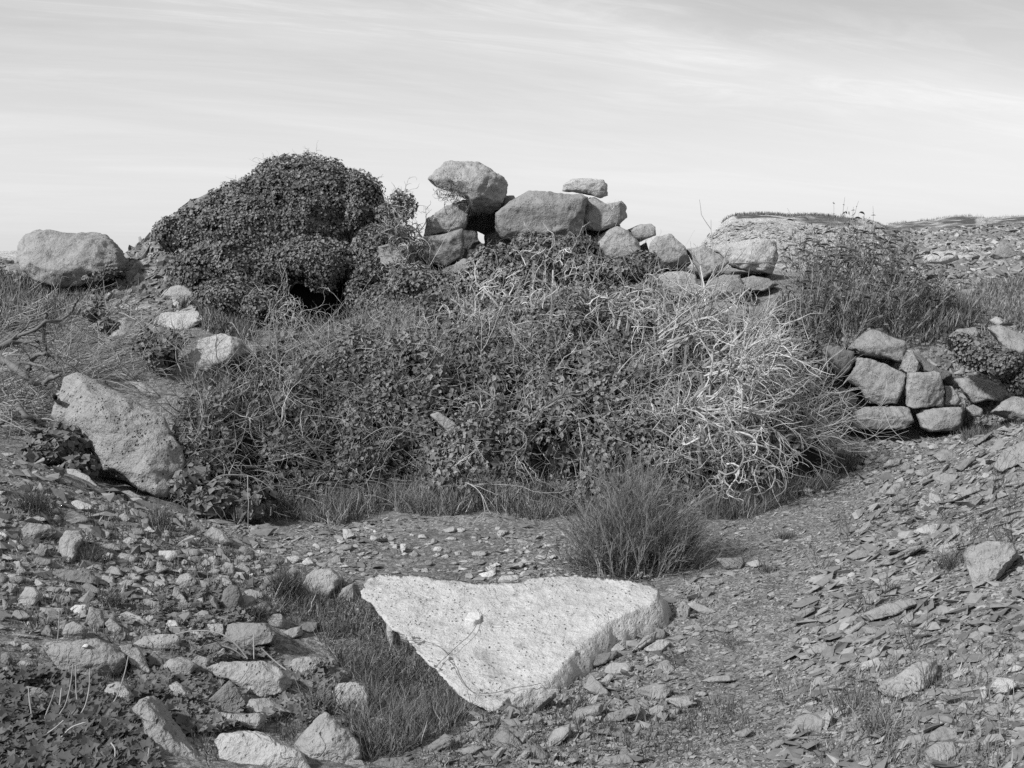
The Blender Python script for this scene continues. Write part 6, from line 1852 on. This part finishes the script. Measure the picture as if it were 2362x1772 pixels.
for i, (lab, p, tn) in enumerate((('dead stalk farthest left in the ivy carpet', [(240, 950), (250, 1080), (275, 1240)], .9), ('dead stalk curving in front of the broad grey boulder', [(625, 750), (600, 960), (560, 1120), (480, 1240)], .85),
                                  ('straight dead stalk in front of the middle of the broad grey boulder', [(645, 770), (645, 980), (660, 1120)], .85), ('dead stalk before the right half of the broad grey boulder', [(765, 790), (760, 1000), (720, 1150), (640, 1260)], .95),
                                  ('slanting dead stalk over the pale spotted stone', [(1095, 690), (1060, 860), (1000, 1040), (950, 1130)], .9), ('short dead stalk among the ivy leaves', [(525, 965), (510, 1100), (490, 1190)], 1.0),
                                  ('grey stalk leaning left in the ivy carpet', [(470, 980), (440, 1080), (370, 1260)], .7), ('low arched stalk lying over the ivy', [(740, 1265), (600, 1310), (500, 1420)], 1.05),
                                  ('bent stalk lying lowest in the ivy', [(550, 1245), (440, 1340), (340, 1400)], 1.0), ('tall thin stalk left of the broad grey boulder', [(505, 290), (500, 470), (480, 640), (450, 750)], .8),
                                  ('short stalk at the bottom by the long pitted slab', [(940, 1440), (980, 1490), (978, 1600)], 1.0), ('thin stalk right of the short bottom stalk', [(1270, 1480), (1258, 1560), (1262, 1659)], .9))):
    stalk(lab, p, .0028, tn)
stalk('arching bramble runner over the stones beside the squared block', [(0, 525), (150, 490), (300, 490), (420, 520), (540, 610), (640, 740)], .0035, .75, 'bramble_runner', 'bramble runners in the left rubble', 'M', 'bramble runner')
stalk('second bramble runner looping below the arching one', [(60, 670), (220, 630), (380, 610), (500, 640), (620, 730)], .003, .6, 'bramble_runner', 'bramble runners in the left rubble', 'M', 'bramble runner')
stalk('pale broken twig standing before the squared block', [(682, 500), (683, 620), (685, 745)], .003, 1.0, 'dead_stalk', 'dead stalks by the squared block', 'M')
stalk('slanting cane right of the squared block', [(740, 630), (830, 720), (900, 780), (970, 830)], .0035, .8, 'dead_stalk', 'dead stalks by the squared block', 'M')
stalk('bleached bent stick low in the left of the thicket', [(510, 1320), (560, 1330), (600, 1380), (632, 1425)], .008, 1.3, 'dead_stick', 'loose sticks', 'H', 'stick')
stalk('bleached curved stick in the left of the thicket', [(530, 880), (590, 890), (640, 960), (680, 1110)], .007, 1.2, 'dead_stick', 'loose sticks', 'H', 'stick')


def slab_runner():
    rg = np.random.RandomState(140)
    lines = ([(480, 612), (560, 612), (640, 628), (690, 650), (740, 700)], [(655, 785), (700, 735), (740, 700), (800, 640), (850, 600), (890, 555), (925, 490), (930, 450), (915, 425)], [(735, 725), (770, 760), (795, 815), (830, 875), (890, 930), (1000, 932), (1080, 915), (1150, 895), (1240, 885), (1300, 870)])
    org = slab_pt(np.array([655.]), np.array([785.]))[0]
    bag = Bag()
    lv = Bag()
    for ln in lines:
        a = np.array(ln, float)
        t = np.linspace(0, len(a) - 1, (len(a) - 1) * 5 + 1)
        L = slab_pt(np.interp(t, np.arange(len(a)), a[:, 0]), np.interp(t, np.arange(len(a)), a[:, 1]), .018)
        L = (np.concatenate([L[:1], L[:-1]]) + L + np.concatenate([L[1:], L[-1:]])) / 3 - org
        tubes(bag, L[None], np.full((1, len(L)), .0014), .3, rg, 5)
        k = rg.choice(len(L) * 2 // 3, 4)
        leaves(lv, L[k] + rg.normal(size=(4, 3)) * .012, np.tile(SLN, (4, 1)), .024, LEAF, rg.uniform(.5, 1.0, 4), rg, .2, .4)
    root = thing('bramble_runner', 'thin dark bramble runner lying across the triangular slab', 'bramble runner', org)
    link('stem', bag.mesh('stem', M['twig'], True), root)
    link('leaves', lv.mesh('leaves', M['ivy'], False), root)['kind'] = 'stuff'


slab_runner()

# --- dried weeds standing on the right bank
WEEDS = [(1960, 1255, .16), (1890, 1320, .17), (2000, 1410, .14), (2100, 1500, .16), (2050, 1370, .12), (2230, 1300, .22), (2290, 1330, .25), (2330, 1260, .22), (2250, 1250, .2), (1950, 1650, .13), (2140, 1600, .14), (1700, 1500, .09), (1400, 1700, .10), (1560, 1530, .08), (1330, 1650, .09), (1230, 1735, .08),
         (2300, 1130, .22), (2340, 1180, .25), (2180, 1200, .18), (2080, 1190, .16)]
for i, (u, v, h) in enumerate(WEEDS):
    rg = np.random.RandomState(300 + i)
    c = hit(u, v)[0]
    n = 9
    bag = Bag()
    D = np.stack([rg.normal(size=n) * .5, rg.normal(size=n) * .3, np.ones(n)], -1)
    bushy(bag, rg.normal(size=(n, 3)) * np.array([.02, .02, 0]), D, rg.uniform(h * .6, h * 1.1, n), .0016, rg, (3, 2), 5, .14, (0, 0, .02), .6, (.15, .45), 0, .45)
    w, who = near_label(u, v)
    txt = 'thin dark dried weed %s the %s' % (w, who)
    k = _seen.get(txt, 0)
    _seen[txt] = k + 1
    tag(link('dried_weed', bag.mesh('dried_weed', M['stem'], False), None, c), ORD[k] + txt, 'weed', 'dried weeds on the right')
# ------------------------------------------------------------------ loose chips, too many to count
def chip_bank(k, rg):
    out = []
    for i in range(k):
        n = rg.randint(6, 9)
        P = unit(rg.normal(size=(n, 3))) * rg.uniform(.7, 1.0, (n, 1)) * np.array([1, .72, .42])
        bm = bmesh.new()
        r = bmesh.ops.convex_hull(bm, input=[bm.verts.new(p) for p in P])
        junk = [e for e in r['geom_interior'] + r['geom_unused'] if isinstance(e, bmesh.types.BMVert)]
        if junk:
            bmesh.ops.delete(bm, geom=list(set(junk)), context='VERTS')
        bmesh.ops.recalc_face_normals(bm, faces=bm.faces[:])
        bm.verts.index_update()
        out.append((np.array([v.co for v in bm.verts]), np.array([[v.index for v in f.verts] for f in bm.faces])))
        bm.free()
    return out


CHIPS = chip_bank(30, np.random.RandomState(400))


def gnormal(x, y, e=.06):
    z = H(x, y)
    gx = (H(x + e, y) - z) / e
    gy = (H(x, y + e) - z) / e
    return unit(np.stack([-gx, -gy, np.ones_like(x)], -1)), z


def scatter(name, label, poly, n, size, seed, tone=(.6, 1.5), Yr=(3, 13), power=2.6, align=None, flat=1.0, thin=0.0, jit=.35, mat='gravel'):
    rg = np.random.RandomState(seed)
    Q = region_ground(poly, n, rg, Yr)
    if thin > 0:
        keep = fbm(Q * 1.3 + seed, 3) > rg.uniform(-.6, .4, len(Q)) * thin
        Q = Q[keep]
    N, z = gnormal(Q[:, 0], Q[:, 1])
    m = len(Q)
    # many small, few large; far ones never smaller than a speck
    s = size[0] * (1 - rg.uniform(0, 1, m)) ** (-1 / power)
    s = np.minimum(s, size[1]) * np.clip(Q[:, 1] / 5.5, .65, 3.0) ** .55
    N = unit(N + rg.normal(size=(m, 3)) * jit)
    t = rg.normal(size=(m, 3))
    if align is not None:
        t = t * .45 + np.asarray(align)
    t = unit(t - (t * N).sum(1, keepdims=True) * N)
    b = np.cross(N, t)
    tn = np.clip(rg.lognormal(0, .34, m) * (1 + .35 * fbm(Q * .9 + seed, 3)), tone[0], tone[1])
    el = rg.uniform(.9, 1.5, m)
    org = Q.mean(0)
    Q = Q - org + N * (s * rg.uniform(-.12, .16, m))[:, None]
    bag = Bag()
    k = rg.randint(len(CHIPS), size=m)
    for j, (T, F) in enumerate(CHIPS):
        i = np.where(k == j)[0]
        if len(i) == 0:
            continue
        V = Q[i][:, None] + s[i][:, None, None] * (T[None, :, 0:1] * (t[i] * el[i][:, None])[:, None] + T[None, :, 1:2] * b[i][:, None] + T[None, :, 2:3] * flat * N[i][:, None])
        FF = (F[None] + (np.arange(len(i)) * len(T))[:, None, None]).reshape(-1, 3)
        bag.add(V.reshape(-1, 3), FF, np.repeat(tn[i], len(F)))
    return tag(link(name, bag.mesh(name, M[mat], False), None, org), label, 'gravel', kind='stuff')


scatter('gravel', 'fine gravel and chips of the trodden path', [(1330, 1772), (1420, 1600), (1500, 1460), (1560, 1330), (1640, 1230), (1780, 1150), (1880, 1080), (2060, 1090), (1980, 1200), (1900, 1300), (1850, 1450), (1900, 1600), (1960, 1772)], 17000, (.0065, .030), 410, (.6, 1.5), Yr=(3.1, 9.5), align=(.8, .2, 0), jit=.22)
scatter('scree', 'slaty scree covering the right bank', [(1800, 1772), (1820, 1500), (1880, 1330), (1960, 1220), (2040, 1110), (2150, 1050), (2260, 1000), (2400, 970), (2400, 1772)], 17000, (.010, .075), 411, (.55, 1.6), Yr=(2.9, 9), align=(1, .35, .3), flat=.7, power=2.1, jit=.26)
scatter('gravel', 'chips on the open ground before the tumbled wall', [(1680, 1130), (1800, 1060), (1850, 1000), (2000, 1000), (2230, 1000), (2200, 1040), (2080, 1110), (1900, 1150)], 5000, (.010, .06), 412, (.7, 1.8), Yr=(7.2, 11), flat=.7)
scatter('gravel', 'flat chips on the level ground behind the triangular slab', [(640, 1215), (1000, 1190), (1340, 1195), (1400, 1330), (1560, 1330), (1500, 1350), (800, 1350), (640, 1300)], 7500, (.010, .06), 413, (.7, 2.4), Yr=(5.6, 8), flat=.5, thin=.35, jit=.2)
scatter('rubble', 'small rubble on the left slope below the leaning slab', [(-30, 1040), (130, 1060), (260, 1120), (430, 1180), (620, 1200), (720, 1340), (640, 1420), (560, 1530), (300, 1480), (-30, 1460)], 10000, (.013, .08), 414, (.5, 1.5), Yr=(4.3, 7.4), thin=.8)
scatter('rubble', 'stones and chips among the boulders at the bottom left', [(-30, 1440), (300, 1470), (600, 1530), (900, 1600), (1050, 1772), (-30, 1772)], 3000, (.008, .05), 415, (.3, 1.0), Yr=(3, 5), thin=1)
scatter('rubble', 'broken stone spilling from the right edge of the triangular slab', [(1040, 1700), (1150, 1620), (1290, 1560), (1400, 1480), (1540, 1390), (1600, 1330), (1660, 1400), (1560, 1560), (1500, 1772), (1000, 1772)], 7500, (.009, .07), 416, (.4, 1.5), Yr=(3.2, 6.2), align=(1, .4, 0), flat=.75, jit=.5)
scatter('scree', 'pale chips on the slope between the skyline boulder and the ivy', [(270, 600), (330, 550), (400, 500), (450, 455), (470, 520), (400, 620), (450, 720), (420, 800), (300, 780), (250, 680)], 5200, (.02, .075), 417, (.8, 2.2), Yr=(10, 15.4), flat=.7)
scatter('scree', 'pale scree face of the flat-topped hill', [(1590, 600), (1640, 540), (1690, 512), (1900, 520), (2040, 540), (2060, 620), (1600, 620)], 6500, (.018, .06), 418, (1.6, 3.6), Yr=(17, 27), flat=.45, jit=.2)
scatter('scree', 'scree on the far right slope and hill', [(2000, 540), (2400, 515), (2400, 640), (2000, 640)], 6500, (.035, .11), 419, (.8, 2.2), Yr=(17, 46))
scatter('scree', 'loose stones on the slope above the right of the wall', [(1950, 620), (2400, 620), (2400, 800), (2200, 800), (2050, 760)], 7000, (.018, .07), 420, (.5, 1.6), Yr=(11.6, 22), align=(1, 0, 0), flat=.7)
scatter('rubble', 'stones on the turf of the left plateau', [(-40, 590), (40, 600), (60, 700), (-40, 720)], 500, (.02, .07), 421, (.7, 1.8), Yr=(11, 20))

scatter('rubble', 'earth and stones right of the tumbled wall under the ivy', [(2180, 760), (2260, 860), (2400, 900), (2400, 1000), (2180, 1000), (2120, 900)], 2500, (.015, .06), 422, (.5, 1.4), Yr=(9.5, 12.5))
scatter('scree', 'scree of the right bank running on beside the path', [(2362, 960), (2900, 800), (3300, 900), (3300, 1800), (2362, 1772)], 6000, (.016, .10), 423, (.55, 1.6), Yr=(2.9, 9), align=(1, .35, .3), flat=.7, power=2.1, jit=.26)
scatter('rubble', 'rubble of the left bank beyond the picture edge', [(-700, 1000), (-20, 1040), (-20, 1772), (-700, 1772)], 2500, (.016, .09), 424, (.5, 1.5), Yr=(3.0, 7.5))
